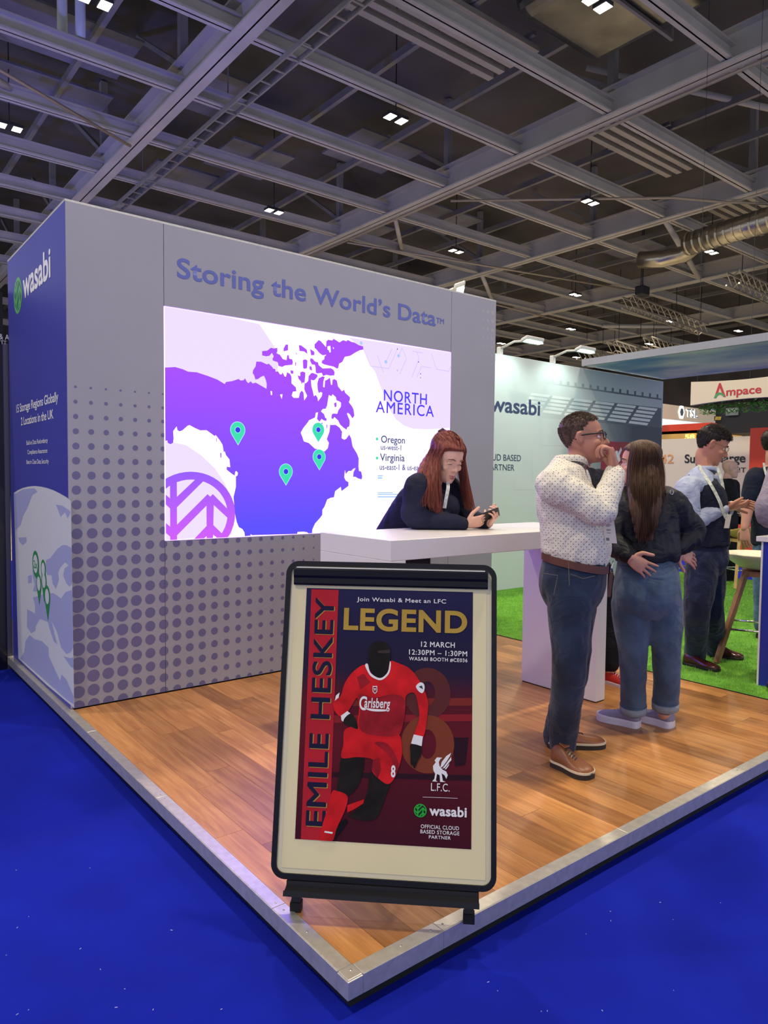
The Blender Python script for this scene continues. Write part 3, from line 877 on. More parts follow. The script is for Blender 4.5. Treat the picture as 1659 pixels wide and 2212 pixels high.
for p in ([(1065, 180), (1105, 175), (1110, 260), (1090, 265), (1085, 235), (1065, 225)], [(280, 795), (300, 800), (302, 850), (285, 850)], [(410, 845), (445, 840), (435, 905)], [(1138, 190), (1155, 205), (1148, 220)]):
    led(crop(*A6, p), M_lw, .0032, 'map_lake')
for p in ([(655, 945), (662, 955), (662, 995), (655, 990)], [(703, 1122), (718, 1125), (716, 1185), (705, 1175)]):
    led(crop(*C5, p), M_lp, .0026, 'map_island')
for cr, cc, tt, tp in ((C5, (907, 856), (907, 765), (910, 1026)), (A6, (938, 1330), (938, 1234), (938, 1497)), (B4, (388, 466), (388, 398), (390, 586)), (B4, (74, 605), (74, 535), (75, 730))):
    a, b, d = crop(*cr, [cc, tt, tp])
    pin(WF, a, b, d, M_lg, M_li, scr, .0040, hole=0.36, rim=M_lr)
# round leaf mark in the lower corner
c = WF.uv(413.0, 1112.5)
leaf_logo(WF, c, WF.uv(413, 1019)[1] - c[1], WF.uv(507.3, 1112)[0] - c[0], M_lo, scr, .0046, rect=SCR, ring=.18, stroke=.17)
text('NORTH', WF, (WF.uv(828.5, 860)[0], WF.uv(828.5, 866)[1], WF.uv(921.5, 860)[0], WF.uv(921, 851)[1]), M_lt, off=.004, bold=.010, parent=scr, space=1.1)
text('AMERICA', WF, (WF.uv(811, 890)[0], WF.uv(811.5, 891)[1], WF.uv(936.5, 890)[0], WF.uv(926, 876)[1]), M_lt, off=.004, bold=.008, parent=scr, space=1.14)
text('Oregon', WF, pxbox(WF, (822.5, 961), (874, 943.5)), M_ld, off=.004, bold=.010, parent=scr)
text('us-west-1', WF, pxbox(WF, (822, 971.5), (866, 961.5)), M_ld, off=.004, bold=.006, parent=scr)
text('Virginia', WF, pxbox(WF, (820, 1000.5), (873.5, 981.5)), M_ld, off=.004, bold=.010, parent=scr)
text('us-east-1 & us-east-2', WF, pxbox(WF, (819.5, 1014.8), (921, 1004.5)), M_ld, off=.004, bold=.006, parent=scr)
for y in (948.3, 989.5):
    c = WF.uv(813.7, y)
    disc(WF, c, .012, .004, 14).build('bullet', M_lg, scr, recalc=False)
for x0, x1, y0, y1 in ((815, 826, 1026.5, 1029), (815, 825, 1031, 1034), (815, 848, 1063.5, 1065.5), (815, 868, 1067, 1069), (815, 866, 1072, 1074.5)):
    led([(x0, y0), (x1, y0), (x1, y1), (x0, y1)], M_lb, .004, 'moving_line')
lines = [[(190, 200), (300, 460), (600, 500), (735, 185)], [(650, 180), (560, 370)], [(410, 290), (510, 560)], [(820, 160), (770, 270)], [(820, 180), (885, 340), (775, 590)], [(980, 215), (1150, 245)], [(1050, 225), (1090, 340), (975, 640)], [(1290, 490), (1130, 465), (1055, 650)], [(1290, 255), (1375, 510), (1575, 545), (1605, 470)]]
mb = MB()
for l in lines:
    q = [WF.uv(*p) for p in crop(*D7, l)]
    for a, b in zip(q, q[1:]):
        d = V((b[0] - a[0], b[1] - a[1], 0)).normalized() * .0022
        mb.add([WF.w(a[0] - d.y, a[1] + d.x, .0036), WF.w(b[0] - d.y, b[1] + d.x, .0036), WF.w(b[0] + d.y, b[1] - d.x, .0036), WF.w(a[0] + d.y, a[1] - d.x, .0036)], [(0, 1, 2, 3)])
mb.build('circuit_lines', M_ln, scr, recalc=False)
for x, y, r, m in ((148, 85, .012, M_lb), (550, 390, .014, M_lb), (757, 292, .013, M_lb), (738, 182, .005, M_ld), (738, 532, .008, M_ln), (1080, 392, .005, M_ld), (1115, 585, .005, M_ld), (1115, 650, .004, M_ld)):
    disc(WF, WF.uv(*crop(*D7, [(x, y)])[0]), r, .0038, 14).build('circuit_dot', m, scr, recalc=False)

# ================================================================== roof fittings
M_lamp = mat('lamp_lens', '#fff1d6', rough=0.3, emit=14.0)
M_house = mat('lamp_housing', '#3a3a3e', rough=0.5, metal=0.6)
M_galv = mat('galvanised_metal', '#9b9890', rough=0.5, metal=0.3, var=0.15, vscale=3)
def floodlight(x, y, label, z=8.75, yaw=0.0):
    t = thing('floodlight', label, 'ceiling light', 'twin floodlights under the hall roof', (x, y, z))
    for s in (-0.15, 0.15):
        h = MB().box(s - .10, -.13, 0, s + .10, .13, .07).build('housing', M_house, t, bevel=.01, seg=1)
        MB().box(s - .085, -.115, -.008, s + .085, .115, -.001).build('lens', M_lamp, h)
    MB().bar((-.2, 0, .10), (.2, 0, .10), .04).bar((0, 0, .1), (0, 0, 2.64), .018, up=(1, 0, 0)).build('bracket', M_house, t)
    d = bpy.data.lights.new('floodlight_beam', 'AREA')
    d.shape, d.size, d.size_y = 'RECTANGLE', 0.5, 0.25
    d.energy = LAMP_W
    d.color = (1.0, 0.86, 0.66)
    d.spread = math.radians(150)
    o = bpy.data.objects.new('floodlight_beam', d)
    COL.objects.link(o)
    o.parent = t
    o.location = (0, 0, -.03)
    return t
FL = [((20, 275), 'twin floodlight at the left edge above the blue wall'), ((205, 3), 'twin floodlight cut by the top edge over the blue wall'), ((855, 257), 'twin floodlight high above the middle of the headline'),
      ((592, 457), 'twin floodlight with a small hook just above the headline'), ((1290, 8), 'twin floodlight beside the big foil duct at the top edge'), ((1275, 437), 'twin floodlight below the striped roof louvre'),
      ((985, 543), 'twin floodlight above the end of the headline'), ((1537, 545), 'twin floodlight near the silver round ducts'), ((1243, 637), 'twin floodlight at the end of a round diagonal brace'),
      ((1450, 694), 'twin floodlight next to the long lattice truss'), ((1595, 715), 'distant twin floodlight just above the canopy edge'), ((1233, 711), 'distant twin floodlight above the second arm lamp'),
      ((1083, 742), 'distant twin floodlight beside the first arm lamp'), ((1245, 772), 'distant twin floodlight low by the canopy corner'), ((1402, 743), 'distant twin floodlight under the short lattice truss')]
for (px, py), l in FL:
    p = onz(px, py, 8.75)
    floodlight(p.x, p.y, l)
for x, y, l in ((2.5, 5.2, 'twin floodlight over the stand, out of the frame'), (2.5, -0.4, 'twin floodlight over the poster easel, out of the frame'), (-4.0, 5.2, 'twin floodlight over the aisle left of the stand, out of the frame'), (-4.0, -0.4, 'twin floodlight behind the viewer, out of the frame'),
                (8.8, -0.2, 'twin floodlight over the turf stand, out of the frame'), (15.5, 5.2, 'twin floodlight beyond the turf stand, out of the frame')):
    floodlight(x, y, l)

# louvre bars
M_louvre = mat('louvre_bar', '#aca79a', rough=0.55, var=0.1, vscale=2)
for (x0, x1, y0, n, lab_) in ((6.3, 10.1, 7.9, 5, 'striped roof louvre of pale bars beside the foil duct'), (12.6, 17.4, 8.1, 5, 'striped roof louvre of pale bars right of the long girder'), (20.0, 24.2, 8.6, 5, 'small striped roof louvre above the silver round ducts')):
    t = thing('roof_louvre', lab_, 'louvre', 'striped louvres in the roof')
    for k in range(n):
        y = y0 + .30 * k
        MB().bar((x0, y, 9.75), (x1, y, 9.75), .15, .10).build('bar', M_louvre, t)
    for x in (x0 + .3, (x0 + x1) / 2, x1 - .3):
        MB().bar((x, y0 - .2, 9.88), (x, y0 + .3 * n, 9.88), .08).build('carrier', M_steel2, t)
# ducts
M_foil = mat('duct_foil', '#6f6d64', rough=0.3, metal=0.75, var=0.45, vscale=1.2, bump=1.0, bscale=3)
t = thing('foil_duct', 'large crinkled foil-clad duct at the top of the picture', 'duct')
o = MB().box(8.7, 1.0, 9.55, 11.2, 7.35, 10.9).build('duct_body', M_foil, t, bevel=.28, seg=4)
for y in (2.2, 4.0, 5.8):
    MB().bar((8.5, y, 9.5), (11.4, y, 9.5), .06).bar((8.5, y, 9.5), (8.5, y, 11.3), .03, up=(1, 0, 0)).bar((11.4, y, 9.5), (11.4, y, 11.3), .03, up=(1, 0, 0)).build('hanger', M_steel2, t)
M_spiral = mat('spiral_duct', '#b8b09a', rough=0.3, metal=0.9, var=0.2, vscale=2)
t = thing('round_duct', 'silver round ducts with an elbow above the canopy', 'duct')
a, b = onz(1485, 528, 8.5), onz(1700, 462, 8.5)
MB().tube([a, a.lerp(b, .5), b], .33, 18).build('main_duct', M_spiral, t, smooth=True)
for k in range(12):
    q = a.lerp(b, (k + .5) / 12)
    MB().cyl(q - (b - a).normalized() * .03, q + (b - a).normalized() * .03, .345, n=18).build('duct_rib', M_spiral, t)
MB().tube([a + V((.0, 1.6, -.1)), a + V((.15, .9, -.2)), a + V((.5, .35, -.1)), a.lerp(b, .15)], .26, 14).build('elbow_duct', M_spiral, t, smooth=True)
# cable tray beside the wide girder, and thin conduits
t = thing('cable_tray', 'long cable tray running beside the wide girder', 'cable tray')
MB().bar((5.72, 4, 9.0), (5.72, 26, 9.0), .03, .10).build('rail', M_galv, t)
MB().bar((5.98, 4, 9.0), (5.98, 26, 9.0), .03, .10).build('rail', M_galv, t)
r_ = MB()
for k in range(44):
    r_.bar((5.72, 4 + .5 * k, 8.97), (5.98, 4 + .5 * k, 8.97), .04, .02)
tag(r_.build('rungs', M_galv, t), kind='stuff')
for yy in (7.6, 12.6, 17.6):
    MB().bar((5.85, yy, 9.0), (5.85, yy, 11.3), .02, up=(1, 0, 0)).build('hanger', M_galv, t)
M_pipe = mat('sprinkler_pipe', '#a89a86', rough=0.45, metal=0.4)
for i, (p, l) in enumerate((([(12.6, 12.9, 8.93), (17.0, 8.9, 8.93), (18.3, 8.2, 8.93), (23.0, 5.0, 8.93)], 'thin bent conduit crossing the roof above the canopy'), ([(12.5, 17.6, 8.95), (25.4, 14.8, 8.95)], 'thin straight conduit under the roof above the printed wall'), ([(12.4, 2.0, 8.96), (12.4, 30.0, 8.96)], 'conduit clipped under the long girder'),
                            ([(-3.0, 12.0, 8.93), (1.5, 13.6, 8.93), (4.7, 15.2, 8.9)], 'thin sagging conduit above the blue wall'), ([(18.4, 20, 8.95), (30, 20.4, 8.95)], 'distant conduit under the roof beside the lattice trusses'))):
    o = MB().tube(p, .035, 8).build('conduit', M_pipe, smooth=True)
    tag(o, l, 'conduit')
for px_, l in ((135, 'pale upright pipe under the roof at the upper left corner, left of the pair'), (174, 'pale upright pipe under the roof at the upper left corner, right of the pair')):
    q = onz(px_, 82, 9.4)
    tag(MB().cyl(q, q + V((0, 0, 1.9)), .09, n=12).build('upright_pipe', mat('pale_pipe', '#c9d2cc', rough=.5), smooth=True), l, 'pipe')
# lattice trusses hung on the right
M_truss = mat('truss_aluminium', '#b3aea2', rough=0.4, metal=0.7)
def truss(p0, p1, label, s=.30):
    t = thing('lattice_truss', label, 'truss', 'aluminium lattice trusses')
    p0, p1 = V(p0), V(p1)
    d = (p1 - p0).normalized()
    a = d.cross(V((0, 0, 1))).normalized() * s / 2
    b = V((0, 0, 1)) * s / 2
    L = (p1 - p0).length
    for sa in (-1, 1):
        for sb in (-1, 1):
            MB().bar(p0 + a * sa + b * sb, p1 + a * sa + b * sb, .05).build('chord', M_truss, t)
    m = MB()
    n = int(L / (s * 1.3))
    for k in range(n):
        q0, q1 = p0 + d * (L * k / n), p0 + d * (L * (k + 1) / n)
        for u, v in ((a, b), (a, -b), (b, a), (b, -a)):
            m.bar(q0 + u * 1 + v, q1 - u + v, .028)
    m.build('lacing', M_truss, t)
    for k in (0.15, 0.6, 0.95):
        q = p0 + d * (L * k) + b
        MB().bar(q, V((q.x, q.y, 11.3)), .02, up=(1, 0, 0)).build('hoist_chain', M_house, t)
truss(onz(1355, 652, 8.2), onz(1520, 712, 8.2), 'long lattice truss left of the canopy edge with a motor hoist', .42)
truss(onz(1583, 600, 8.2), onz(1700, 655, 8.2), 'lattice truss at the right edge above the canopy', .42)
truss(onz(1320, 748, 7.6), onz(1420, 778, 7.6), 'short distant lattice truss just above the canopy corner', .45)
truss(onz(1255, 765, 7.6), onz(1330, 786, 7.6), 'smallest distant lattice truss behind the second arm lamp', .45)
truss(onz(1398, 738, 8.0), onz(1480, 764, 8.0), 'distant lattice truss above the middle of the canopy edge', .42)
p = onz(1387, 652, 8.2)
t = thing('motor_hoist', 'black motor hoist on the long lattice truss', 'hoist')
MB().box(p.x - .25, p.y - .18, 8.44, p.x + .25, p.y + .18, 8.78).build('motor', M_house, t, bevel=.05)
MB().bar((p.x, p.y, 8.78), (p.x, p.y, 11.35), .03, up=(1, 0, 0)).build('hook', M_house, t)

# arm lamps on the wall tops
M_armw = mat('arm_lamp_white', '#cfcdc6', rough=0.4, metal=0.2)
M_armlens = mat('arm_lamp_lens', '#eafff2', rough=0.3, emit=7.0)
def arm_lamp(base, label, reach=(0, -.46, .07), power=20.0, out=(0, -1, 0), aim=(0, .62, -.78)):
    t = thing('arm_lamp', label, 'spotlight', 'arm lamps on the stand walls', base)
    r = V(reach)
    MB().box(-.03, -.03, -.04, .03, .03, .06).build('clamp', M_armw, t, bevel=.006, seg=1)
    MB().tube([(0, 0, .04), r * .5 + V((0, 0, .06)), r], .014, 10).build('arm', M_armw, t, smooth=True)
    o = V(out)
    s = o.cross(V((0, 0, 1)))
    h = MB().obox(r + o * .05, s * .16, (o * .75 + V((0, 0, .25))).normalized() * .055, V((0, 0, 1)) * .022).build('head', M_armw, t, bevel=.01, seg=1)
    MB().obox(r + o * .05 + V((0, 0, -.026)), s * .14, o * .045, V((0, 0, 1)) * .004).build('lens', M_armlens, h)
    d = bpy.data.lights.new('arm_lamp_beam', 'SPOT')
    d.energy, d.color, d.spot_size, d.spot_blend, d.shadow_soft_size = power, (0.78, 1.0, 0.90), math.radians(120), .7, .06
    lo_ = bpy.data.objects.new('arm_lamp_beam', d)
    COL.objects.link(lo_)
    lo_.parent = t
    lo_.location = r + o * .05 + V((0, 0, -.05))
    lo_.rotation_euler = V(aim).to_track_quat('-Z', 'Y').to_euler()
arm_lamp(ony(1085, 763, YG) + V((0, .04, .02)), 'slim arm lamp next to the edge of the display wall')
arm_lamp(ony(1199, 781, YG) + V((0, .04, .02)), 'slim arm lamp nearest the canopy corner')
arm_lamp(V((3.52, 3.55, 2.98)), 'bright arm lamp on top of the display wall', reach=(.16, -.10, .22), out=(.75, -.66, 0), power=30, aim=(.6, .5, -.6))
M_led_lens2 = None

# ================================================================== counter
M_counter = mat('counter_white', '#e4e1e2', rough=0.28, var=0.02, vscale=3)
ct = thing('counter', 'white waterfall bar counter the woman leans on', 'counter')
MB().box(1.0, 1.063, 1.0, 2.762, 1.665, 1.10).build('worktop', M_counter, ct, bevel=.003)
MB().box(1.0, 1.063, 0.0, 1.095, 1.665, 1.0).build('end_panel', M_counter, ct, bevel=.003)
MB().box(2.667, 1.063, 0.006, 2.762, 1.665, 1.0).build('end_panel', M_counter, ct, bevel=.003)
MB().box(2.672, 1.068, 0.0, 2.757, 1.66, 0.006).build('plinth', M_black, ct)
MB().box(2.60, 1.20, 0.965, 2.667, 1.26, 1.0).build('bracket', M_black, ct)
bx_ = MB().box(1.20, 1.25, 0.86, 1.43, 1.55, 1.0).build('cable_box', M_dark, None, bevel=.008)
tag(bx_, 'dark box fixed under the counter top behind the easel', 'box')

# ================================================================== easel with poster
BL_, BR_, TL_ = V((0.001, 0.433, 0.099)), V((0.521, -0.070, 0.099)), V((0.159, 0.601, 1.102))
BO = Frame(BL_, BR_ - BL_, TL_ - BL_)
BWID, BHEI = 0.724, 1.031
M_ebl = mat('easel_black', '#111119', rough=0.45, var=0.1, vscale=20, spec=.25)
M_ewh = mat('whiteboard', '#e0d6ae', rough=0.35, var=0.02, vscale=4)
ea = thing('easel', 'flipchart easel holding a red football poster', 'easel')
def rrect(x0, y0, x1, y1, r, n=8):
    pts = []
    for cx_, cy_, a0 in ((x1 - r, y1 - r, 0), (x0 + r, y1 - r, 90), (x0 + r, y0 + r, 180), (x1 - r, y0 + r, 270)):
        for k in range(n + 1):
            a = math.radians(a0 + 90 * k / n)
            pts.append((cx_ + r * math.cos(a), cy_ + r * math.sin(a)))
    return pts
def fsolid(fr, pts, o0, o1):
    return MB().prism([fr.w(*p, o0) for p in pts], fr.n * (o1 - o0))
fsolid(BO, rrect(.012, .012, BWID - .012, BHEI - .012, .03), -.016, 0.0).build('board', M_ewh, ea)
ring_o, ring_i = rrect(0, 0, BWID, BHEI, .045), rrect(.017, .017, BWID - .017, BHEI - .017, .028)
n_ = len(ring_o)
mb = MB()
for q in range(n_):
    a, b = q, (q + 1) % n_
    P = [BO.w(*ring_o[a], -.02), BO.w(*ring_o[b], -.02), BO.w(*ring_i[b], -.02), BO.w(*ring_i[a], -.02), BO.w(*ring_o[a], .008), BO.w(*ring_o[b], .008), BO.w(*ring_i[b], .008), BO.w(*ring_i[a], .008)]
    mb.add(P, [(4, 5, 6, 7), (0, 3, 2, 1), (0, 1, 5, 4), (2, 3, 7, 6)])
mb.build('frame', M_ebl, ea)
# clamp bar: rounded rail above, blade below
cl = MB()
sec = [(.060, .020), (.060, .004), (.052, .001), (.0, .001), (-.002, .012), (.004, .018), (.022, .020), (.030, .026), (.050, .030), (.058, .028)]
rings = []
for u in (.030, .034, BWID - .034, BWID - .030):
    k = .93 if u in (.030, BWID - .030) else 1
    rings.append([BO.w(u, BHEI - .083 + a * k + .002, b_ * k) for a, b_ in sec])
cl.loft(rings)
cl.build('clamp_bar', M_ebl, ea)
MB().obox(BO.w(BWID / 2, BHEI - .024, .0285), BO.u * (BWID / 2 - .04), BO.v * .0018, BO.n * .0015).build('clamp_highlight_strip', M_alu, ea)
# pen tray
tr = MB()
rings = []
for u in (.055, BWID - .055):
    rings.append([BO.w(u, a, b_) for a, b_ in ((-.002, -.012), (-.002, .012), (-.016, .014), (-.028, .050), (-.022, .052), (-.018, .056), (-.034, .060), (-.040, .040), (-.036, -.012))])
tr.loft(rings)
tr.build('pen_tray', M_ebl, ea)
# legs
for u in (.085, BWID - .085):
    a, b = BO.w(u, .02, -.03), BO.w(u, -.07, -.012)
    b.z = 0.0
    l_ = MB().bar(a, b + V((0, 0, .02)), .030, .022, up=BO.n).build('front_leg', M_ebl, ea)
    MB().bar(b + V((0, 0, .03)), b, .036, .030, up=BO.n).build('foot', mat('rubber', '#0b0b0d', rough=.8), l_)
top = BO.w(BWID / 2, .80, -.03)
for s in (-.22, .22):
    b = BO.o + BO.u * (BWID / 2 + s) + V((.45, .47, 0))
    b.z = 0.0
    MB().bar(top + BO.u * s * .3, b, .022, .016).build('rear_leg', M_ebl, ea)
MB().obox(BO.w(BWID / 2, .80, -.028), BO.u * .10, BO.v * .035, BO.n * .012).build('hinge_block', M_ebl, ea)
# paper pad held by the clamp
pad = MB().obox(BO.w(BWID / 2, BHEI / 2 - .012, .0012), BO.u * (BWID / 2 - .034), BO.v * (BHEI / 2 - .045), BO.n * .0010)
o = pad.build('paper_sheet', mat('pad_paper', '#e3d7a6', rough=.85, var=.02, vscale=5), None)
tag(o, 'blank cream paper sheet clamped to the easel behind the poster', 'paper')

# ---- the poster
P7, P1, P2 = (580, 1180, 2.698), (620, 1240, 3.7705), (620, 1540, 3.7705)
po = thing('poster', 'printed football poster with gold LEGEND lettering on the easel', 'poster')
def pp(cr, pts, m, off, name, holes=()):
    q = [BO.uv(*p) for p in crop(*cr, pts)]
    q = [(min(max(u, PU0 + .0005), PU1 - .0005), min(max(v, PV0 + .0005), PV1 - .0005)) for u, v in q]
    return flat(BO, q, m, .0030 + off * .0004, name, po, holes=[[BO.uv(*p) for p in crop(*cr, h)] for h in holes], px=False)
def pt(cr, body, p0, p1, m, off=8, bold=0.0, rot=False, space=1.06, **k):
    a, b = crop(*cr, [p0, p1])
    u0, v0 = BO.uv(*a)
    u1, v1 = BO.uv(*b)
    text(body, BO, (u0, v0, u1, v1), m, off=.0030 + off * .0004, bold=bold, parent=po, rot=rot, space=space, **k)
def poster_ground():
    m = bpy.data.materials.new('poster_ground')
    m.use_nodes = True
    nt = m.node_tree
    b = nt.nodes['Principled BSDF']
    L = nt.links.new
    tc = nt.nodes.new('ShaderNodeTexCoord'); sp = nt.nodes.new('ShaderNodeSeparateXYZ'); mr = nt.nodes.new('ShaderNodeMapRange'); rp = nt.nodes.new('ShaderNodeValToRGB')
    nz = nt.nodes.new('ShaderNodeTexNoise'); nz.inputs['Scale'].default_value = 7; ad = nt.nodes.new('ShaderNodeMath'); ad.operation = 'MULTIPLY_ADD'; ad.inputs[1].default_value = .08
    L(tc.outputs['Object'], sp.inputs[0]); L(tc.outputs['Object'], nz.inputs['Vector']); L(nz.outputs['Fac'], ad.inputs[0]); L(sp.outputs['Z'], ad.inputs[2]); L(ad.outputs[0], mr.inputs['Value'])
    mr.inputs['From Min'].default_value, mr.inputs['From Max'].default_value = .22, 1.08
    L(mr.outputs[0], rp.inputs[0])
    e = rp.color_ramp.elements
    e[0].position, e[0].color = 0.0, (*lin('#3c0b1c'), 1)
    e[1].position, e[1].color = 1.0, (*lin('#27244a'), 1)
    for pos, c_ in ((.22, '#4d0d1d'), (.42, '#611220'), (.56, '#56121f'), (.66, '#251a34'), (.80, '#1f1c3c')):
        x = rp.color_ramp.elements.new(pos); x.color = (*lin(c_), 1)
    L(rp.outputs[0], b.inputs['Base Color'])
    b.inputs['Roughness'].default_value = .6
    b.inputs['Specular IOR Level'].default_value = .15
    return m
corners = [(639, 1813.5), (1021, 1831), (1021, 1278), (663.5, 1270)]
cu = [BO.uv(*c_) for c_ in corners]
PU0, PU1 = (cu[0][0] + cu[3][0]) / 2, (cu[1][0] + cu[2][0]) / 2
PV0, PV1 = (cu[0][1] + cu[1][1]) / 2, (cu[2][1] + cu[3][1]) / 2
MB().hexa([BO.w(PU0, PV0, .0023), BO.w(PU1, PV0, .0023), BO.w(PU1, PV1, .0023), BO.w(PU0, PV1, .0023), BO.w(PU0, PV0, .0029), BO.w(PU1, PV0, .0029), BO.w(PU1, PV1, .0029), BO.w(PU0, PV1, .0029)]).build('sheet', poster_ground(), po)
def pm(n, c_, **k): return mat('poster_' + n, c_, rough=.6, spec=.15, **k)
C_red, C_red2, C_drk, C_skin, C_gold, C_wht = pm('red', '#cf1a1f', var=.35, vscale=16), pm('deep_red', '#961822', var=.4, vscale=18), pm('navy', '#1a1734'), pm('dark_skin', '#1d1815', var=.6, vscale=14), pm('gold', '#b8963f', var=.1, vscale=12), pm('white', '#e9e6e0')
# stands and ghost figure eight
pp(P7, [(250, 890), (1189, 880), (1189, 925), (245, 930)], pm('stand_band', '#7c2a22'), 1, 'stand_print')
pp(P7, [(240, 985), (1189, 975), (1189, 1015), (238, 1030)], pm('stand_band2', '#8a1f26'), 1, 'stand_print')
pp(P7, [(215, 1310), (1189, 1330), (1189, 1362), (212, 1340)], pm('stand_dark', '#2a0d1a'), 1, 'stand_print')
pp(P7, [(1070, 1110), (1170, 1110), (1150, 1270), (1090, 1280)], pm('stand_dark', '#2a0d1a'), 1, 'stand_print')
def annulus(cr, c_, rx, ry, ix, iy, m, off):
    out = [(c_[0] + rx * math.cos(a / 20 * math.pi), c_[1] + ry * math.sin(a / 20 * math.pi)) for a in range(40)]
    inn = [(c_[0] + ix * math.cos(a / 20 * math.pi), c_[1] + iy * math.sin(a / 20 * math.pi)) for a in range(40)]
    pp(cr, out, m, off, 'ghost_number', holes=[inn])
annulus(P7, (930, 855), 135, 150, 45, 70, pm('ghost8', '#5a2826'), 2)
annulus(P7, (930, 1150), 155, 170, 50, 85, pm('ghost8b', '#7d3a24'), 2.5)
# red column with the vertical name
pp(P7, [(257, 250), (415, 254), (355, 1717), (190, 1713)], pm('column', '#b5202c', var=.12, vscale=9), 3, 'red_column')
pt(P7, 'EMILE HESKEY', (222, 1630), (397, 303), C_gold, off=4, bold=.018, rot=True)
pt(P7, 'EMILE HESKEY', (217, 1625), (392, 300), C_drk, off=5, bold=.018, rot=True)
# player
def pl(pts, m, off, name):
    if len(pts) > 5:          # rounded outline through the points
        n = len(pts)
        q = []
        for i in range(n):
            p0, p1, p2, p3 = (V((*pts[(i + k) % n], 0)) for k in (-1, 0, 1, 2))
            for t in (0, .25, .5, .75):
                c_ = (p1 * 2 + (p2 - p0) * t + (p0 * 2 - p1 * 5 + p2 * 4 - p3) * t * t + (p1 * 3 - p0 - p2 * 3 + p3) * t ** 3) * .5
                q.append((c_.x, c_.y))
        pts = q
    return pp(P7, pts, m, off, name)
pl([(600, 1310), (705, 1375), (690, 1440), (665, 1510), (630, 1580), (560, 1595), (470, 1570), (520, 1530), (560, 1480), (585, 1400)], C_skin, 6, 'leg_print')
pl([(462, 1505), (560, 1470), (555, 1495), (500, 1530), (462, 1548)], C_red, 7, 'sock_print')
pl([(440, 1205), (555, 1215), (548, 1330), (520, 1400), (465, 1450), (405, 1430), (415, 1320)], C_skin, 7, 'leg_print')
pl([(372, 1430), (400, 1422), (463, 1452), (450, 1530), (400, 1640), (372, 1719), (303, 1716), (312, 1640), (345, 1530)], C_red, 8, 'sock_print')
pl([(330, 1655), (378, 1662), (374, 1672), (328, 1664)], C_wht, 9, 'sock_stripe_print')
pl([(372, 1719), (400, 1640), (440, 1590), (465, 1600), (440, 1640), (400, 1690), (385, 1719)], pm('boot', '#0d0a0e'), 7.5, 'boot_print')
pl([(450, 1065), (530, 1050), (620, 1100), (700, 1110), (765, 1095), (782, 1180), (770, 1260), (735, 1350), (695, 1382), (640, 1345), (605, 1300), (612, 1240), (520, 1225), (430, 1230), (440, 1150)], C_red, 9, 'shorts_print')
pl([(612, 1240), (650, 1230), (660, 1300), (640, 1345), (605, 1300)], C_red2, 9.5, 'shorts_fold_print')
pl([(620, 1140), (700, 1150), (760, 1260), (735, 1350), (725, 1250), (680, 1190)], C_red2, 9.5, 'shorts_fold_print')
pl([(590, 680), (720, 665), (700, 740), (655, 770), (615, 745)], C_skin, 9, 'neck_print')
pl([(570, 688), (500, 728), (450, 795), (425, 870), (384, 900), (392, 960), (432, 992), (470, 958), (520, 880), (532, 950), (522, 1040), (560, 1092), (700, 1112), (770, 1088), (800, 960), (805, 870), (850, 850), (872, 900), (882, 1000), (852, 1098), (905, 1110), (932, 960), (928, 880), (890, 790), (830, 712), (760, 678), (714, 668), (700, 730), (660, 772), (612, 750)], C_red, 10, 'shirt_print')
pl([(530, 860), (620, 880), (720, 860), (790, 880), (800, 960), (770, 1080), (700, 1105), (570, 1088), (530, 1040), (540, 950)], C_red2, 10.5, 'shirt_fold_print')
pl([(520, 760), (560, 740), (600, 790), (540, 830)], C_red2, 10.5, 'shirt_fold_print')
pl([(568, 690), (584, 684), (600, 735), (655, 766), (700, 730), (712, 668), (718, 690), (705, 742), (660, 778), (605, 758), (580, 722)], C_wht, 11, 'collar_print')
pl([(655, 553), (610, 565), (590, 610), (590, 670), (610, 720), (640, 752), (668, 752), (700, 715), (715, 650), (712, 595), (690, 562)], C_skin, 11.5, 'head_print')
pl([(640, 608), (712, 600), (714, 618), (690, 622), (645, 620)], pm('forehead', '#3a322e'), 12, 'head_highlight_print')
pl([(612, 812), (638, 812), (638, 845), (625, 858), (612, 845)], C_wht, 12, 'crest_print')
pl([(616, 817), (634, 817), (634, 843), (625, 852), (616, 843)], C_red2, 12.5, 'crest_print')
pl([(619, 825), (631, 825), (625, 843)], C_wht, 13, 'crest_print')
pl([(864, 812), (888, 790), (910, 800), (913, 830), (900, 852), (878, 840)], C_wht, 12, 'sleeve_badge_print')
pl([(880, 815), (898, 808), (905, 830), (890, 822)], pm('badge_green', '#1d3d46'), 12.5, 'sleeve_badge_print')
pl([(398, 868), (420, 850), (414, 880), (392, 898)], C_wht, 12, 'sleeve_badge_print')
pl([(427, 985), (465, 958), (482, 972), (448, 1025), (430, 1012)], C_wht, 12, 'cuff_print')
pl([(448, 1000), (485, 972), (515, 1010), (525, 1060), (490, 1050), (445, 1030)], C_skin, 12.5, 'hand_print')
pl([(850, 1092), (903, 1104), (896, 1160), (834, 1145)], C_wht, 12, 'cuff_print')
pl([(832, 1150), (890, 1162), (890, 1215), (870, 1250), (853, 1290), (843, 1270), (832, 1268), (830, 1200)], C_skin, 12, 'hand_print')
pt(P7, 'arlsberg', (562, 955), (714, 885), C_wht, off=13, bold=.018, shear=.1)
pt(P7, 'C', (533, 952), (580, 872), C_wht, off=13, bold=.02)
pl([(565, 940), (620, 945), (705, 950), (685, 958), (640, 960), (595, 955)], C_wht, 13, 'swash_print')
pt(P7, '8', (716, 1342), (744, 1272), C_wht, off=13, bold=.03)
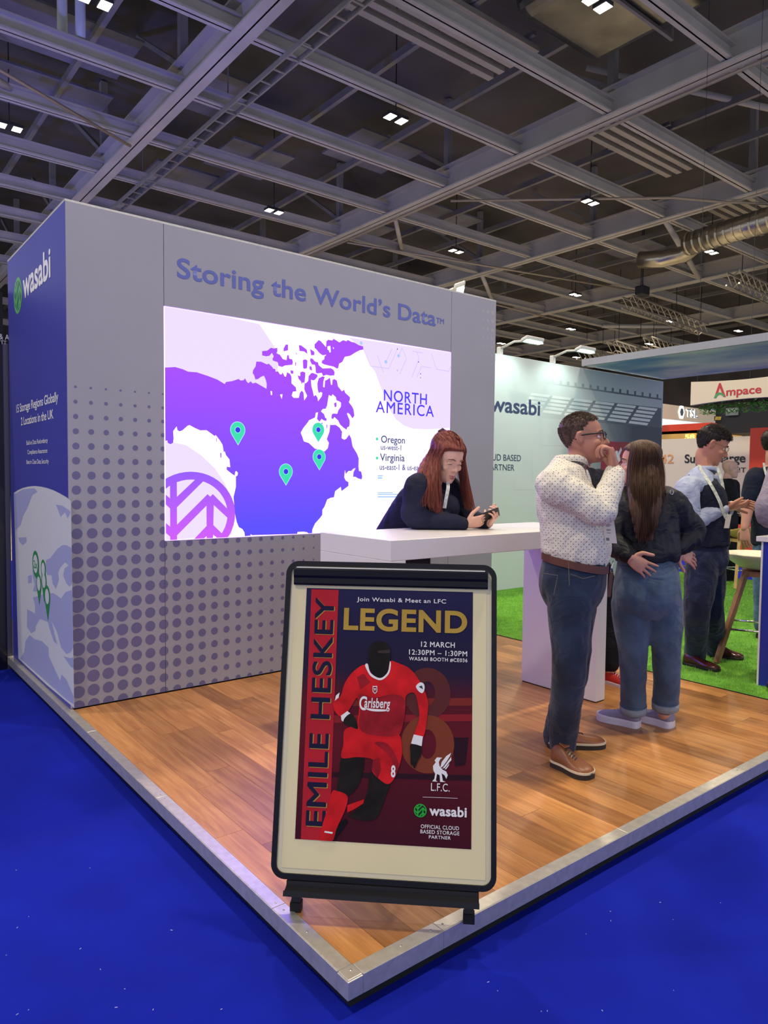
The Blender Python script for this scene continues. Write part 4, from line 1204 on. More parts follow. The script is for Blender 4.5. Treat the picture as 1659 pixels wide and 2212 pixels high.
# lettering
pt(P1, 'Join Wasabi & Meet an LFC', (578, 230), (1303, 203), C_wht, bold=.014, space=1.08)
pt(P1, 'LEGEND', (467, 455), (1475, 297), C_gold, bold=.03)
pt(P1, '12 MARCH', (1098, 589), (1373, 553), C_wht, bold=.014, space=1.1)
pt(P1, '12:30PM \u2013 1:30PM', (1000, 652), (1473, 624), C_wht, bold=.012, space=1.12)
pt(P1, 'WASABI BOOTH #CE036', (1000, 702), (1475, 684), C_wht, bold=.012, space=1.12)
pp(P2, [(1205, 380), (1225, 355), (1268, 358), (1250, 372), (1240, 395), (1245, 425), (1270, 455), (1300, 470), (1312, 500), (1300, 530), (1285, 500), (1262, 485), (1272, 545), (1295, 555), (1250, 555), (1246, 500), (1225, 490), (1215, 543), (1230, 553), (1185, 550), (1203, 530), (1210, 490), (1195, 460), (1192, 425), (1215, 395)], C_wht, 8, 'bird_emblem')
pp(P2, [(1252, 440), (1262, 395), (1300, 345), (1340, 318), (1330, 345), (1305, 385), (1272, 430)], C_wht, 8.5, 'bird_wing')
pp(P2, [(1268, 448), (1300, 405), (1340, 352), (1342, 378), (1320, 400), (1290, 440)], C_wht, 8.5, 'bird_wing')
pp(P2, [(1285, 455), (1325, 402), (1320, 422), (1300, 450)], C_wht, 8.5, 'bird_wing')
pt(P2, 'L.F.C.', (1175, 627), (1327, 570), C_wht, bold=.004)
pp(P2, [(1108, 676), (1392, 686), (1392, 689), (1108, 679)], C_wht, 8, 'rule')
a = crop(*P2, [(1088, 788), (1088, 733)])
c = BO.uv(*a[0])
r_ = BO.uv(*a[1])[1] - c[1]
leaf_logo(BO, c, r_, r_, pm('logo_green', '#2fae3d'), po, .0030 + 8 * .0004, ring=.16, fill=pm('logo_dark', '#0e3a1e'), stroke=.2)
pt(P2, 'wasabi', (1160, 828), (1466, 760), C_wht, bold=.03)
pt(P2, 'OFFICIAL CLOUD', (1092, 931), (1402, 916), C_wht, bold=.009, space=1.1)
pt(P2, 'BASED STORAGE', (1088, 972), (1405, 958), C_wht, bold=.009, space=1.1)
pt(P2, 'PARTNER', (1157, 1014), (1335, 997), C_wht, bold=.009, space=1.1)

# ================================================================== stools and desk on the turf
M_stwood = mat('stool_wood', '#a0714c', rough=0.45, var=0.2, vscale=12, stretch=(6, 6, 1))
M_shell = mat('stool_shell', '#e6dfc6', rough=0.4)
M_chrome = mat('chrome', '#d6d6d8', rough=0.12, metal=1.0)
def stool(loc, label, yaw, seat_h=.80, shell=M_shell, wood=M_stwood, rad=.21, splay=.22, deep=.10):
    t = thing('bar_stool', label, 'bar stool', 'bar stools on the turf', loc)
    R = Matrix.Rotation(yaw, 3, 'Z')
    # bucket shell: dished seat that rises to a low back
    def surf(a, k, off):
        r = rad * k
        rise = .06 * max(0, -math.sin(a)) ** 1.2 * k ** 2.6
        return R @ V((r * math.cos(a), r * math.sin(a), seat_h + rise - deep * (1 - k ** 2.4) + off))
    n = 32
    rings = [[surf(2 * math.pi * j / n, k, 0) for j in range(n)] for k in (.06, .3, .55, .75, .9, 1.0)]
    rings += [[surf(2 * math.pi * j / n, k, -.010) for j in range(n)] for k in (1.0, .9, .75, .55, .3, .06)]
    MB().loft(rings).build('seat_shell', shell, t, smooth=True)
    fz = seat_h - deep - .030
    MB().obox((0, 0, fz), R @ V((.12, 0, 0)), R @ V((0, .12, 0)), (0, 0, .020)).build('seat_frame', wood, t)
    for sx in (-1, 1):
        for sy in (-1, 1):
            a_, b_ = R @ V((sx * .10, sy * .10, fz)), R @ V((sx * splay, sy * splay, 0.0))
            MB().bar(a_, b_, .036, .036, up=R @ V((sx, -sy, 0))).build('leg', wood, t)
    k = .62
    q = [R @ V((sx * (.10 + (splay - .10) * k), sy * (.10 + (splay - .10) * k), fz * (1 - k))) for sx, sy in ((-1, -1), (1, -1), (1, 1), (-1, 1), (-1, -1))]
    for a_, b_ in zip(q, q[1:]):
        MB().cyl(a_, b_, .009, n=8).build('footrest', M_chrome, t, smooth=True)
    return t
TURF_Z = 0.004
stool((4.607, .945, TURF_Z), 'bar stool with a cream bucket seat beside the blue desk', math.radians(23), .835, rad=.27, splay=.27, deep=.125)
M_stpale = mat('stool_pale_wood', '#c9a262', rough=0.5, var=0.15, vscale=12)
stool(onz(1607, 1270, 0) + V((.1, .1, TURF_Z)), 'pale wooden bar stool behind the cream bucket stool', math.radians(-30), .74, M_stpale, M_stpale)
stool(onz(1462, 1262, 0) + V((0, 0, TURF_Z)), 'pale wooden bar stool half hidden behind the woman in jeans', math.radians(20), .74, M_stpale, M_stpale)
M_desk = mat('desk_blue', '#1c2fa6', rough=0.4)
dk_ = thing('desk', 'bright blue reception desk with a white top at the right edge', 'desk')
MB().box(3.905, .06, TURF_Z - .002, 4.40, .63, .99).build('body', M_desk, dk_)
MB().box(3.899, .622, TURF_Z - .002, 3.92, .634, .99).build('edge_strip', M_counter, dk_)
MB().box(3.875, .03, .99, 4.43, .66, 1.025).build('top', M_counter, dk_, bevel=.003)

# ================================================================== stands beyond
FX = Frame((13.0, 0, 0), (0, -1, 0), (0, 0, 1))
def fbox(fr, p0, p1, m, name, parent, thick=.1, v0=None):
    u0, v0_, u1, v1 = pxbox(fr, p0, p1)
    if v0 is not None: v0_ = v0
    mb = MB().hexa([fr.w(u0, v0_, -thick), fr.w(u1, v0_, -thick), fr.w(u1, v1, -thick), fr.w(u0, v1, -thick), fr.w(u0, v0_, 0), fr.w(u1, v0_, 0), fr.w(u1, v1, 0), fr.w(u0, v1, 0)])
    return mb.build(name, m, parent)
M_cream = mat('cream_panel', '#d8cdb6', rough=.6)
M_orange = mat('orange_panel', '#d8511a', rough=.55)
M_orange2 = mat('orange_red_panel', '#c93a17', rough=.55)
b1 = thing('stand_wall', 'cream stand wall lettered Supercharge beyond the turf', 'stand wall')
fbox(FX, (1405, 950), (1617, 1050), M_cream, 'panel', b1, v0=.55)
fbox(FX, (1405, 1100), (1617, 1190), M_orange, 'lower_panel', b1, .08, v0=CARPET + .12)
M_ink = mat('black_print', '#15141a', rough=.5)
def ft(fr, body, p0, p1, m, parent, bold=0.0, off=.01, **k):
    text(body, fr, pxbox(fr, p0, p1), m, off=off, bold=bold, parent=parent, **k)
ft(FX, 'Supercharge', (1479, 1006), (1611, 979), M_ink, b1, .02)
ft(FX, '42', (1426, 1001), (1456, 981), mat('amber_print', '#d99a5c', rough=.5), b1, .005)
ft(FX, 'r   IT', (1572, 1020.5), (1612, 1010), M_ink, b1)
b2 = thing('orange_panel_wall', 'orange stand panel at the right edge behind the navy polo', 'stand wall')
fbox(Frame((12.6, 0, 0), (0, -1, 0), (0, 0, 1)), (1621, 925), (1720, 1180), M_orange2, 'panel', b2, .1, v0=CARPET)
b3 = thing('orange_booth', 'orange booth with a yellow lit number behind the cream wall', 'booth')
F16 = Frame((17.0, 0, 0), (0, -1, 0), (0, 0, 1))
fbox(F16, (1400, 920), (1535, 934), M_orange2, 'header', b3, .3)
fbox(F16, (1400, 934), (1600, 1000), mat('warm_panel', '#c9a04e', rough=.5), 'back_panel', b3, .05, v0=CARPET)
ft(F16, '58', (1481, 949), (1502, 938), mat('neon_yellow', '#fff06a', emit=3.0), b3, .01, off=.04)
b4 = thing('lit_sign', 'boxy cream sign with glowing TSL letters', 'sign')
FT = Frame((0, 9.0, 0), (1, 0, 0), (0, 0, 1))
u0, u1 = FT.uv(1405, 880)[0], FT.uv(1546, 890)[0]
z0, z1 = FT.uv(1440, 905)[1], FT.uv(1440, 873)[1]
MB().box(u0, 9.0, z0, u1, 11.5, z1).build('sign_body', M_cream, b4)
MB().box(u0, 9.02, z0 - .18, u1 + .05, 11.4, z0 - .001).build('light_tray', mat('tray_white', '#dfeef2', emit=.8), b4)
MB().box(u1, 9.05, z0 - .02, u1 + .06, 11.4, z0 + .45).build('lilac_end', mat('tray_lilac', '#8f86f0', emit=.6), b4)
M_glow = mat('sign_glow', '#f2fbff', emit=1.6)
M_sgrey = mat('sign_grey', '#57606a', rough=.5)
for m_, bo, of in ((M_glow, .05, .012), (M_sgrey, 0.0, .03)):
    text('TSL', FT, (FT.uv(1481, 890)[0], FT.uv(1490, 901.5)[1], FT.uv(1506, 890)[0], FT.uv(1490, 884)[1]), m_, off=of, bold=bo, parent=b4)
c = FT.uv(1471.5, 890.5)
hx = lambda r_: [(c[0] + r_ * math.cos(math.radians(60 * k)), c[1] + r_ * 1.2 * math.sin(math.radians(60 * k))) for k in range(6)]
flat(FT, hx(.17), M_glow, .012, 'hexagon_logo', b4, px=False)
flat(FT, hx(.10), M_sgrey, .02, 'hexagon_logo', b4, px=False)
b5 = thing('hanging_banner', 'cream hanging banner with a red and green letter A', 'banner')
F12 = Frame((12.0, 0, 0), (0, -1, 0), (0, 0, 1))
u0, u1 = F12.uv(1495, 850)[0], F12.uv(1760, 850)[0]
z0, z1 = F12.uv(1560, 871)[1], F12.uv(1560, 819)[1]
mb = MB()
rings = []
for k in range(9):
    u = u0 + (u1 - u0) * k / 8
    bow = .05 * math.sin(math.pi * k / 8)
    rings.append([F12.w(u, z0 + bow, -.05), F12.w(u, z0 + bow, .05), F12.w(u, z1 - bow, .05), F12.w(u, z1 - bow, -.05)])
mb.loft(rings)
mb.build('banner_body', mat('banner_cloth', '#d9cdb2', rough=.7), b5)
for u in (u0 + .1, (u0 + u1) / 2, u1 - .1):
    MB().bar(F12.w(u, z1 - .05), F12.w(u, 11.35), .005, up=(1, 0, 0)).build('hanging_cable', M_house, b5)
M_br = mat('banner_red', '#b8323a', rough=.6)
M_bg = mat('banner_green', '#3f9a5a', rough=.6)
ft(F12, 'mpace', (1571.5, 861), (1648, 837), M_br, b5, .02, off=.055)
aa = [(1546, 859), (1556.5, 828), (1560, 828), (1571, 858), (1566, 858), (1558, 838), (1551, 859)]
flat(F12, aa, M_br, .055, 'letter_a', b5)
flat(F12, [(1545, 860), (1549, 852), (1556, 848), (1563, 849), (1570, 856), (1566, 857), (1559, 852), (1553, 855), (1550, 860)], M_bg, .057, 'letter_a_arc', b5)
b6 = thing('planted_gantry', 'strip of green foliage hanging under the cream banner', 'foliage strip')
F122 = Frame((12.3, 0, 0), (0, -1, 0), (0, 0, 1))
u0, u1 = F122.uv(1515, 870)[0], F122.uv(1760, 870)[0]
zz = F122.uv(1590, 868)[1]
mb = MB()
rr = random.Random(4)
for k in range(900):
    u, v = rr.uniform(u0, u1), zz - rr.uniform(-.02, .20) * (0.4 + 0.6 * min(1, 4 * (1 - abs(0))))
    q = F122.w(u, v, rr.uniform(-.1, .1))
    d = V((rr.uniform(-1, 1), rr.uniform(-1, 1), rr.uniform(-1, 1))).normalized()
    e = d.orthogonal().normalized()
    s = rr.uniform(.02, .05)
    mb.add([q - d * s, q + e * s * .4, q + d * s, q - e * s * .4], [(0, 1, 2, 3)])
o = mb.build('foliage', mat('leaf_green', '#3f8a2c', rough=.7, var=.4, vscale=9), b6, recalc=False)
o['kind'] = 'stuff'
MB().hexa([F122.w(u0, zz - .02, -.06), F122.w(u1, zz - .02, -.06), F122.w(u1, zz + .04, -.06), F122.w(u0, zz + .04, -.06), F122.w(u0, zz - .02, .06), F122.w(u1, zz - .02, .06), F122.w(u1, zz + .04, .06), F122.w(u0, zz + .04, .06)]).build('trough', M_dark, b6)
b7 = thing('black_gantry', 'black gantry box with a small white sign under the banner', 'gantry')
F14 = Frame((14.5, 0, 0), (0, -1, 0), (0, 0, 1))
fbox(F14, (1558, 882), (1800, 927), M_dark, 'gantry_body', b7, 1.2)
fbox(Frame((14.45, 0, 0), (0, -1, 0), (0, 0, 1)), (1568, 882), (1594, 896.5), mat('small_sign', '#6c7a76', rough=.6), 'small_sign', b7, .04)
ft(Frame((14.45, 0, 0), (0, -1, 0), (0, 0, 1)), 'RITTAL', (1569.5, 889), (1592.5, 883.5), M_white, b7, .01)
hz = MB()
FH = Frame((14.45, 0, 0), (0, -1, 0), (0, 0, 1))
for k in range(5):
    x = 1545 + 2.6 * k
    hz.add([FH.w(*FH.uv(*q), .01) for q in ((x, 907), (x + 1.5, 907), (x + 3, 900), (x + 1.5, 900))], [(0, 1, 2, 3)])
hz.build('hazard_stripes', mat('hazard_yellow', '#d8c23a', rough=.5), b7, recalc=False)
fbox(F14, (1543, 899), (1557, 908), M_dark, 'hazard_board', b7, .05)

# ================================================================== people
SR = V((0.782, -0.623, 0)).normalized()      # horizontal direction across the view
SCM = V((-0.6227, -0.781, 0)).normalized()   # horizontal direction towards the viewer
UP = V((0, 0, 1))
def catmull(seq, sub):
    """smooth interpolation of a list of equal-length tuples (Vectors or numbers)"""
    out = []
    n = len(seq)
    for i in range(n - 1):
        p0, p1, p2, p3 = seq[max(i - 1, 0)], seq[i], seq[i + 1], seq[min(i + 2, n - 1)]
        for k in range(sub):
            t = k / sub
            t2, t3 = t * t, t * t * t
            out.append(tuple((a1 * 2 + (a2 - a0) * t + (a0 * 2 - a1 * 5 + a2 * 4 - a3) * t2 + (a1 * 3 - a0 - a2 * 3 + a3) * t3) * 0.5 for a0, a1, a2, a3 in zip(p0, p1, p2, p3)))
    out.append(tuple(seq[-1]))
    return out
def limb(mb, pts, rad, n=14, sub=5, flat=1.0, ref=None):
    seq = catmull([(V(p), r) for p, r in zip(pts, rad)], sub)
    P = [s[0] for s in seq]
    R = [max(.001, s[1]) for s in seq]
    d0, d1 = (P[0] - P[1]).normalized(), (P[-1] - P[-2]).normalized()
    for f, g in ((.55, .83), (.9, .45)):
        P.insert(0, P[0 if f == .55 else 1] + d0 * R[0 if f == .55 else 1] * f); R.insert(0, R[0 if f == .55 else 1] * g)
        P.append(P[-1 if f == .55 else -2] + d1 * R[-1 if f == .55 else -2] * f); R.append(R[-1 if f == .55 else -2] * g)
    return mb.tube(P, R, n, flat=flat, ref=ref)
def torso(mb, secs, k=1.0, n=28, sub=4, ex=2.5):
    """secs: (centre, lateral unit vector, half width, half depth front/back[, depth vector])"""
    seq = catmull([(V(s[0]), V(s[1]).normalized(), s[2], s[3]) for s in secs], sub)
    rings = []
    for i, (c, l, w, d) in enumerate(seq):
        t = (seq[min(i + 1, len(seq) - 1)][0] - seq[max(i - 1, 0)][0]).normalized()
        l = (l - t * l.dot(t)).normalized()
        f = t.cross(l)
        ring = []
        for j in range(n):
            a = 2 * math.pi * j / n
            ca, sa = math.cos(a), math.sin(a)
            ring.append(c + l * (w * k * math.copysign(abs(ca) ** (2 / ex), ca)) + f * (d * k * math.copysign(abs(sa) ** (2 / ex), sa)))
        rings.append(ring)
    return mb.loft(rings)
HEAD = [(0.000, .074, .020, .020), (.010, .086, .004, .036), (.025, .091, -.014, .047), (.045, .090, -.035, .056), (.065, .089, -.055, .063), (.090, .088, -.075, .068), (.115, .084, -.090, .071), (.135, .090, -.097, .073), (.160, .090, -.102, .0745), (.185, .080, -.099, .073), (.205, .064, -.087, .064), (.222, .040, -.066, .049), (.233, .014, -.040, .029), (.238, -.006, -.022, .010)]
class HeadFrame:
    """o = chin-level point under the ears; x right of the person, y forward, z up"""
    def __init__(s, ear_mid, f, up, k=1.0):
        s.z = V(up).normalized()
        s.y = (V(f) - s.z * V(f).dot(s.z)).normalized()
        s.x = s.y.cross(s.z)
        s.k = k
        s.o = V(ear_mid) - s.z * (.115 * k)
    def w(s, x, y, z):
        return s.o + (s.x * x + s.y * y + s.z * z) * s.k
    def rot(s):
        return Matrix((s.x, s.y, s.z)).transposed()
def head_rings(h, inflate=0.0, zmin=-1, n=28):
    rings = []
    seq = catmull([tuple(map(float, q)) for q in HEAD], 3)
    for z, f, b, w in seq:
        if z < zmin: continue
        c, d = (f + b) / 2, (f - b) / 2
        ring = []
        for j in range(n):
            a = 2 * math.pi * j / n
            ca, sa = math.cos(a), math.sin(a)
            ex = 2.25
            x = (w + inflate) * math.copysign(abs(ca) ** (2 / ex), ca)
            y = c + (d + inflate) * math.copysign(abs(sa) ** (2 / ex), sa)
            ring.append(h.w(x, y, z + inflate * .6))
        rings.append(ring)
    return rings
def head_solid(mb, h, female=False, nose=1.0, ears=True):
    mb.loft(head_rings(h))
    k = h.k
    # nose bridge, tip and wings
    g = .76 if female else 1.0
    tip = .104 if female else .112
    mb.tube([h.w(0, .080, .126), h.w(0, .089 if female else .092, .112), h.w(0, .098 if female else .106, .096), h.w(0, tip, .087), h.w(0, .096, .078)], [.007 * k * g, .0085 * k * g, .0115 * k * g, .0135 * k * g, .010 * k * g], 10)
    for s in (-1, 1):
        mb.ell(h.w(s * .013 * g, .092, .083), (.009 * k * g, .011 * k * g, .008 * k * g), h.rot(), 8, 6)
        mb.tube([h.w(s * .012, .088, .139), h.w(s * .032, .085, .142), h.w(s * .052, .070, .137)], [.006 * k, .0075 * k, .006 * k], 8)         # brow
        mb.ell(h.w(s * .045, .066, .090), (.020 * k, .018 * k, .018 * k), h.rot(), 10, 6)                                                       # cheek
        if ears:
            mb.tube([h.w(s * .072, -.004, .088), h.w(s * .080, -.012, .100), h.w(s * .086, -.018, .122), h.w(s * .085, -.014, .140), h.w(s * .079, -.002, .143), h.w(s * .074, .006, .132)], [.006 * k, .008 * k, .0085 * k, .008 * k, .007 * k, .005 * k], 8)
            mb.ell(h.w(s * .077, -.006, .115), (.006 * k, .015 * k, .026 * k), h.rot(), 8, 6)
    # lips and chin
    mb.tube([h.w(-.024, .080, .051), h.w(-.010, .094, .054), h.w(.010, .094, .054), h.w(.024, .080, .051)], [.004 * k, .0055 * k, .0055 * k, .004 * k], 8)
    mb.tube([h.w(-.020, .082, .044), h.w(-.008, .094, .042), h.w(.008, .094, .042), h.w(.020, .082, .044)], [.004 * k, .006 * k, .006 * k, .004 * k], 8)
    mb.ell(h.w(0, .082, .016), (.022 * k, .014 * k, .014 * k), h.rot(), 10, 6)
def face_parts(person, h, brow, iris='#3a2a20', lids=0.5, lip=None, skin=None):
    mw, mi_, mbk = mat('eye_white', '#e4dcd6', rough=.3), mat('iris_' + iris, iris, rough=.2), mat('brow_' + brow, brow, rough=.8)
    k = h.k
    for s in (-1, 1):
        e = MB().ell(h.w(s * .032, .0715, .1195), (.0125 * k, .0125 * k, .0125 * k), None, 14, 10).build('eye', mw, person, smooth=True)
        MB().ell(h.w(s * .032, .0818, .1185), (.0050 * k, .0028 * k, .0050 * k), h.rot(), 10, 6).build('iris', mi_, e, smooth=True)
        if skin:
            # upper lid
            rings = []
            for q in range(6):
                t = q / 5.0
                zz = .1325 - (.0125 * lids) * t * 1.4
                yy = .0715 + math.sqrt(max(0, .0138 ** 2 - (zz - .1195) ** 2))
                rings.append([h.w(s * .032 + .0145 * (a / 6.0 - .5) * 2, yy - .006 * abs(a / 6.0 - .5) ** 2 * 4, zz - .004 * abs(a / 6.0 - .5) ** 2 * 4) for a in range(7)])
            MB().loft(rings, caps=False, closed=False).build('eyelid', skin, person, smooth=True)
            MB().tube([p + h.y * .0008 for p in rings[-1]], [.0004, .0010, .0013, .0014, .0013, .0010, .0004], 6).build('eyelash', mat('eyelash_dark', '#2a1c18', rough=.7), person, smooth=True)
        MB().tube([h.w(s * .014, .0955, .139), h.w(s * .032, .0925, .1455), h.w(s * .053, .0765, .139)], [.0025 * k, .0042 * k, .002 * k], 8, flat=.7).build('eyebrow', mbk, person, smooth=True)
    if lip:
        ml = mat('lip_' + lip, lip, rough=.4)
        MB().tube([h.w(-.023, .083, .0505), h.w(-.010, .0975, .0545), h.w(0, .0985, .053), h.w(.010, .0975, .0545), h.w(.023, .083, .0505)], [.002 * k, .0045 * k, .004 * k, .0045 * k, .002 * k], 8).tube([h.w(-.020, .084, .0455), h.w(-.007, .0975, .042), h.w(.007, .0975, .042), h.w(.020, .084, .0455)], [.002 * k, .0050 * k, .0050 * k, .002 * k], 8).build('lips', ml, person, smooth=True)
def hand_mesh(wrist, d, n, side, curl=(20, 25, 15), thumb=(0.75, 0.55, 0.25), k=1.0, spread=0.06, curls=None, voxel=.0032):
    """wrist point, pointing direction, palm normal (where the palm faces), side = +1 when the thumb is on d x n"""
    d = V(d).normalized()
    n = (V(n) - d * V(n).dot(d)).normalized()
    s = d.cross(n) * side
    w = V(wrist)
    mb = MB()
    rings = []
    for t, hw, ht in ((-.03, .026, .020), (0, .027, .019), (.025, .036, .018), (.055, .042, .0165), (.082, .043, .014), (.094, .040, .011)):
        c = w + d * t * k
        rings.append([c + s * (hw * k * math.cos(2 * math.pi * j / 16)) + n * (ht * k * math.sin(2 * math.pi * j / 16)) for j in range(16)])
    mb.loft(rings)
    for i, (off, L, r) in enumerate(((.031, .074, .0092), (.0105, .083, .0095), (-.0105, .077, .0092), (-.031, .060, .0082))):
        cu = curls[i] if curls else curl
        p = w + (d * .086 + s * off) * k
        ang = 0.0
        pts, rs = [p - d * .012 * k, p], [r * k, r * k]
        sp = spread * (1.5 - i)
        base = (d + s * sp).normalized()
        for seg, (fr_, c_) in enumerate(zip((.46, .30, .24), cu)):
            ang += math.radians(c_)
            dirv = base * math.cos(ang) + n * math.sin(ang)
            p = p + dirv * L * fr_ * k
            pts.append(p); rs.append(r * k * (1 - .12 * (seg + 1)))
        limb(mb, pts, rs, 10, 3)
    a, b, c = thumb
    p = w + (d * .022 + s * .028 + n * .004) * k
    t1 = (s * a + d * b + n * c).normalized()
    t2 = (s * a * .45 + d * (b + .35) + n * (c + .12)).normalized()
    limb(mb, [p, p + t1 * .038 * k, p + t1 * .038 * k + t2 * .032 * k, p + t1 * .038 * k + t2 * .058 * k], [.014 * k, .0125 * k, .0105 * k, .009 * k], 10, 3)
    return remeshed(mb, voxel, 2)
def append_mesh(mb, me):
    b = len(mb.v)
    mb.v += [v.co.copy() for v in me.vertices]
    for p in me.polygons:
        mb.f.append(tuple(b + i for i in p.vertices)); mb.mi.append(0)
    bpy.data.meshes.remove(me)
def wrinkle(me, amp, freq=9.0, seed=0.0, stretch=(1, 1, .55), low=0.5):
    """cloth folds: ridged noise pushed along the normals"""
    o = V((seed * 3.1, seed * 1.7, seed))
    ns = [v.normal.copy() for v in me.vertices]
    for v, nn in zip(me.vertices, ns):
        q = V((v.co.x * stretch[0], v.co.y * stretch[1], v.co.z * stretch[2])) * freq + o
        a = noise.noise(q)
        b = 1 - abs(noise.noise(q * 2.1 + V((5, 2, 9))))
        v.co += nn * (amp * (low * a + .8 * (b - .72)))
    me.update()
def boxmap(me, ax, ay):
    """per-face flat mapping along the person's own axes, so a woven or printed pattern keeps its scale"""
    uv = me.uv_layers.new(name='cloth')
    for p in me.polygons:
        nx, ny, nz = abs(p.normal.dot(ax)), abs(p.normal.dot(ay)), abs(p.normal.z)
        for li in p.loop_indices:
            c = me.vertices[me.loops[li].vertex_index].co
            uv.data[li].uv = (c.dot(ay), c.z) if nx >= ny and nx >= nz else ((c.dot(ax), c.z) if ny >= nz else (c.dot(ax), c.dot(ay)))
def garment(name, mb, m, parent, voxel=.010, smooth=4, amp=.006, freq=9.0, seed=0.0, axes=None, stretch=(1, 1, .55)):
    me = remeshed(mb, voxel, smooth)
    if amp: wrinkle(me, amp, freq, seed, stretch)
    if axes: boxmap(me, *axes)
    return link(name, me, m, parent, True)
def shoe(person, heel, toe, z, m_up, m_sole, L=None, wid=1.0, hgt=1.0, sole=.024, lace=None, name='shoe', m_welt=None, toe_round=.5, collar=None):
    heel, toe = V(heel), V(toe)
    heel.z = toe.z = z
    f = (toe - heel)
    L = L or f.length
    f.normalize()
    s = f.cross(UP)
    prof = [(0.0, .006, .045), (.008, .018, .058), (.03, .029, .085), (.10, .036, .098), (.22, .037, .100), (.34, .037, .090), (.45, .040, .075), (.58, .046, .062), (.72, .049, .054), (.84, .046, .048), (.93, .036, .041), (.98, .022, .033), (1.0, .008, .026)]
    rings = []
    for t, w, h in catmull(prof, 2):
        c = heel + f * (L * t)
        ring = []
        for j in range(13):
            a = math.pi * j / 12
            x = math.cos(a)
            ring.append(c + s * (w * wid * math.copysign(abs(x) ** .75, x)) + UP * (sole * .8 + max(.004, (h * hgt - sole * .8) * math.sin(a) ** .7)))
        rings.append(ring)
    me = MB().loft(rings).mesh('shoe')
    o = link(name, me, m_up, person, True)
    def outline(k, grow):
        pts = []
        pr = catmull(prof, 2)
        for t, w, h in pr: pts.append(heel + f * (L * t) + s * (w * wid + grow))
        for t, w, h in reversed(pr): pts.append(heel + f * (L * t) - s * (w * wid + grow))
        return pts
    b = outline(0, .003)
    ring0 = [p - f * 0 for p in b]
    MB().loft([[p + UP * .0 for p in ring0], [p + UP * sole * .75 for p in b], [p + UP * sole for p in outline(0, -.001)]]).build('sole', m_sole, o)
    if m_welt:
        MB().loft([[p + UP * sole * .8 for p in outline(0, .004)], [p + UP * (sole + .004) for p in outline(0, .004)]]).build('welt', m_welt, o)
    if lace:
        for q in range(5):
            t = .33 + .06 * q
            hh_, ww_ = [(h_, w_) for tt, w_, h_ in catmull(prof, 6) if tt >= t][0]
            c = heel + f * (L * t) + UP * (hh_ * hgt + .002)
            w = .017
            e_ = .0075
            MB().tube([c - s * w - UP * e_, c - s * w * .5 - UP * e_ * .25 + f * .002, c + f * .005, c + s * w * .5 - UP * e_ * .25 + f * .008, c + s * w + f * .010 - UP * e_], .0028, 6).build('lace', lace, o, smooth=True)
        # tongue
        c0_, c1_ = heel + f * (L * .20) + UP * (.104 * hgt), heel + f * (L * .36) + UP * (.094 * hgt)
        MB().obox((c0_ + c1_) / 2 + UP * .004, (c1_ - c0_) / 2, s * .020, UP * .004).build('tongue', m_up, o, bevel=.003)
    return o
def lanyard(person, pts, m, w=.018, name='lanyard', nrm=None):
    rings = []
    P = [s[0] for s in catmull([(V(p),) for p in pts], 5)]
    for i, p in enumerate(P):
        t = (P[min(i + 1, len(P) - 1)] - P[max(i - 1, 0)]).normalized()
        n = V(nrm if nrm is not None else SCM)
        a = t.cross(n).normalized() * w / 2
        n2 = a.cross(t).normalized() * .0012
        rings.append([p - a - n2, p + a - n2, p + a + n2, p - a + n2])
    return MB().loft(rings).build(name, m, person)
def strands(mb, guides, count, rad, jitter, rnd, n=5, wob=.004):
    """many thin tapered locks that follow interpolated guide curves"""
    G = [[s[0] for s in catmull([(V(p),) for p in g], 4)] for g in guides]
    m = min(len(g) for g in G)
    for q in range(count):
        t = rnd.random() * (len(G) - 1)
        i = min(int(t), len(G) - 2)
        fr_ = t - i
        jx = V((rnd.gauss(0, jitter), rnd.gauss(0, jitter), rnd.gauss(0, jitter)))
        ph = rnd.uniform(0, 6.28)
        end = rnd.uniform(.85, 1.0)
        P, R = [], []
        kk = int(m * end)
        for a in range(kk):
            u = a / (m - 1)
            p = G[i][a].lerp(G[i + 1][a], fr_) + jx * (0.35 + .9 * u) + V((math.sin(ph + 5 * u), math.cos(ph + 4 * u), 0)) * wob * u
            P.append(p); R.append(rad * (1 - .75 * u ** 2))
        if len(P) > 2:
            mb.tube(P, R, n)
def hair_mat(name, c, c2, rough=.42):
    return mat(name, c, rough=rough, var=.35, vscale=70, stretch=(1, 1, .12), dark=c2, bump=.15, bscale=220, spec=.25)
def denim(name, c, dark):
    return mat(name, c, rough=.85, var=.5, vscale=5.0, dark=dark, bump=.35, bscale=420, spec=.2, sheen=.2, fold=.5, fscale=6.5)
def cloth(name, c, dark=None, **k):
    k.setdefault('rough', .85)
    return mat(name, c, var=.12, vscale=6.0, dark=dark, bump=.2, bscale=260, spec=.25, fold=.4, fscale=7.0, **k)
def skin_mat(name, c):
    m = mat(name, c, rough=.5, var=.10, vscale=14, bump=.08, bscale=220, spec=.4)
    b = m.node_tree.nodes['Principled BSDF']
    b.inputs['Subsurface Weight'].default_value = .12
    b.inputs['Subsurface Radius'].default_value = (.02, .008, .004)
    return m
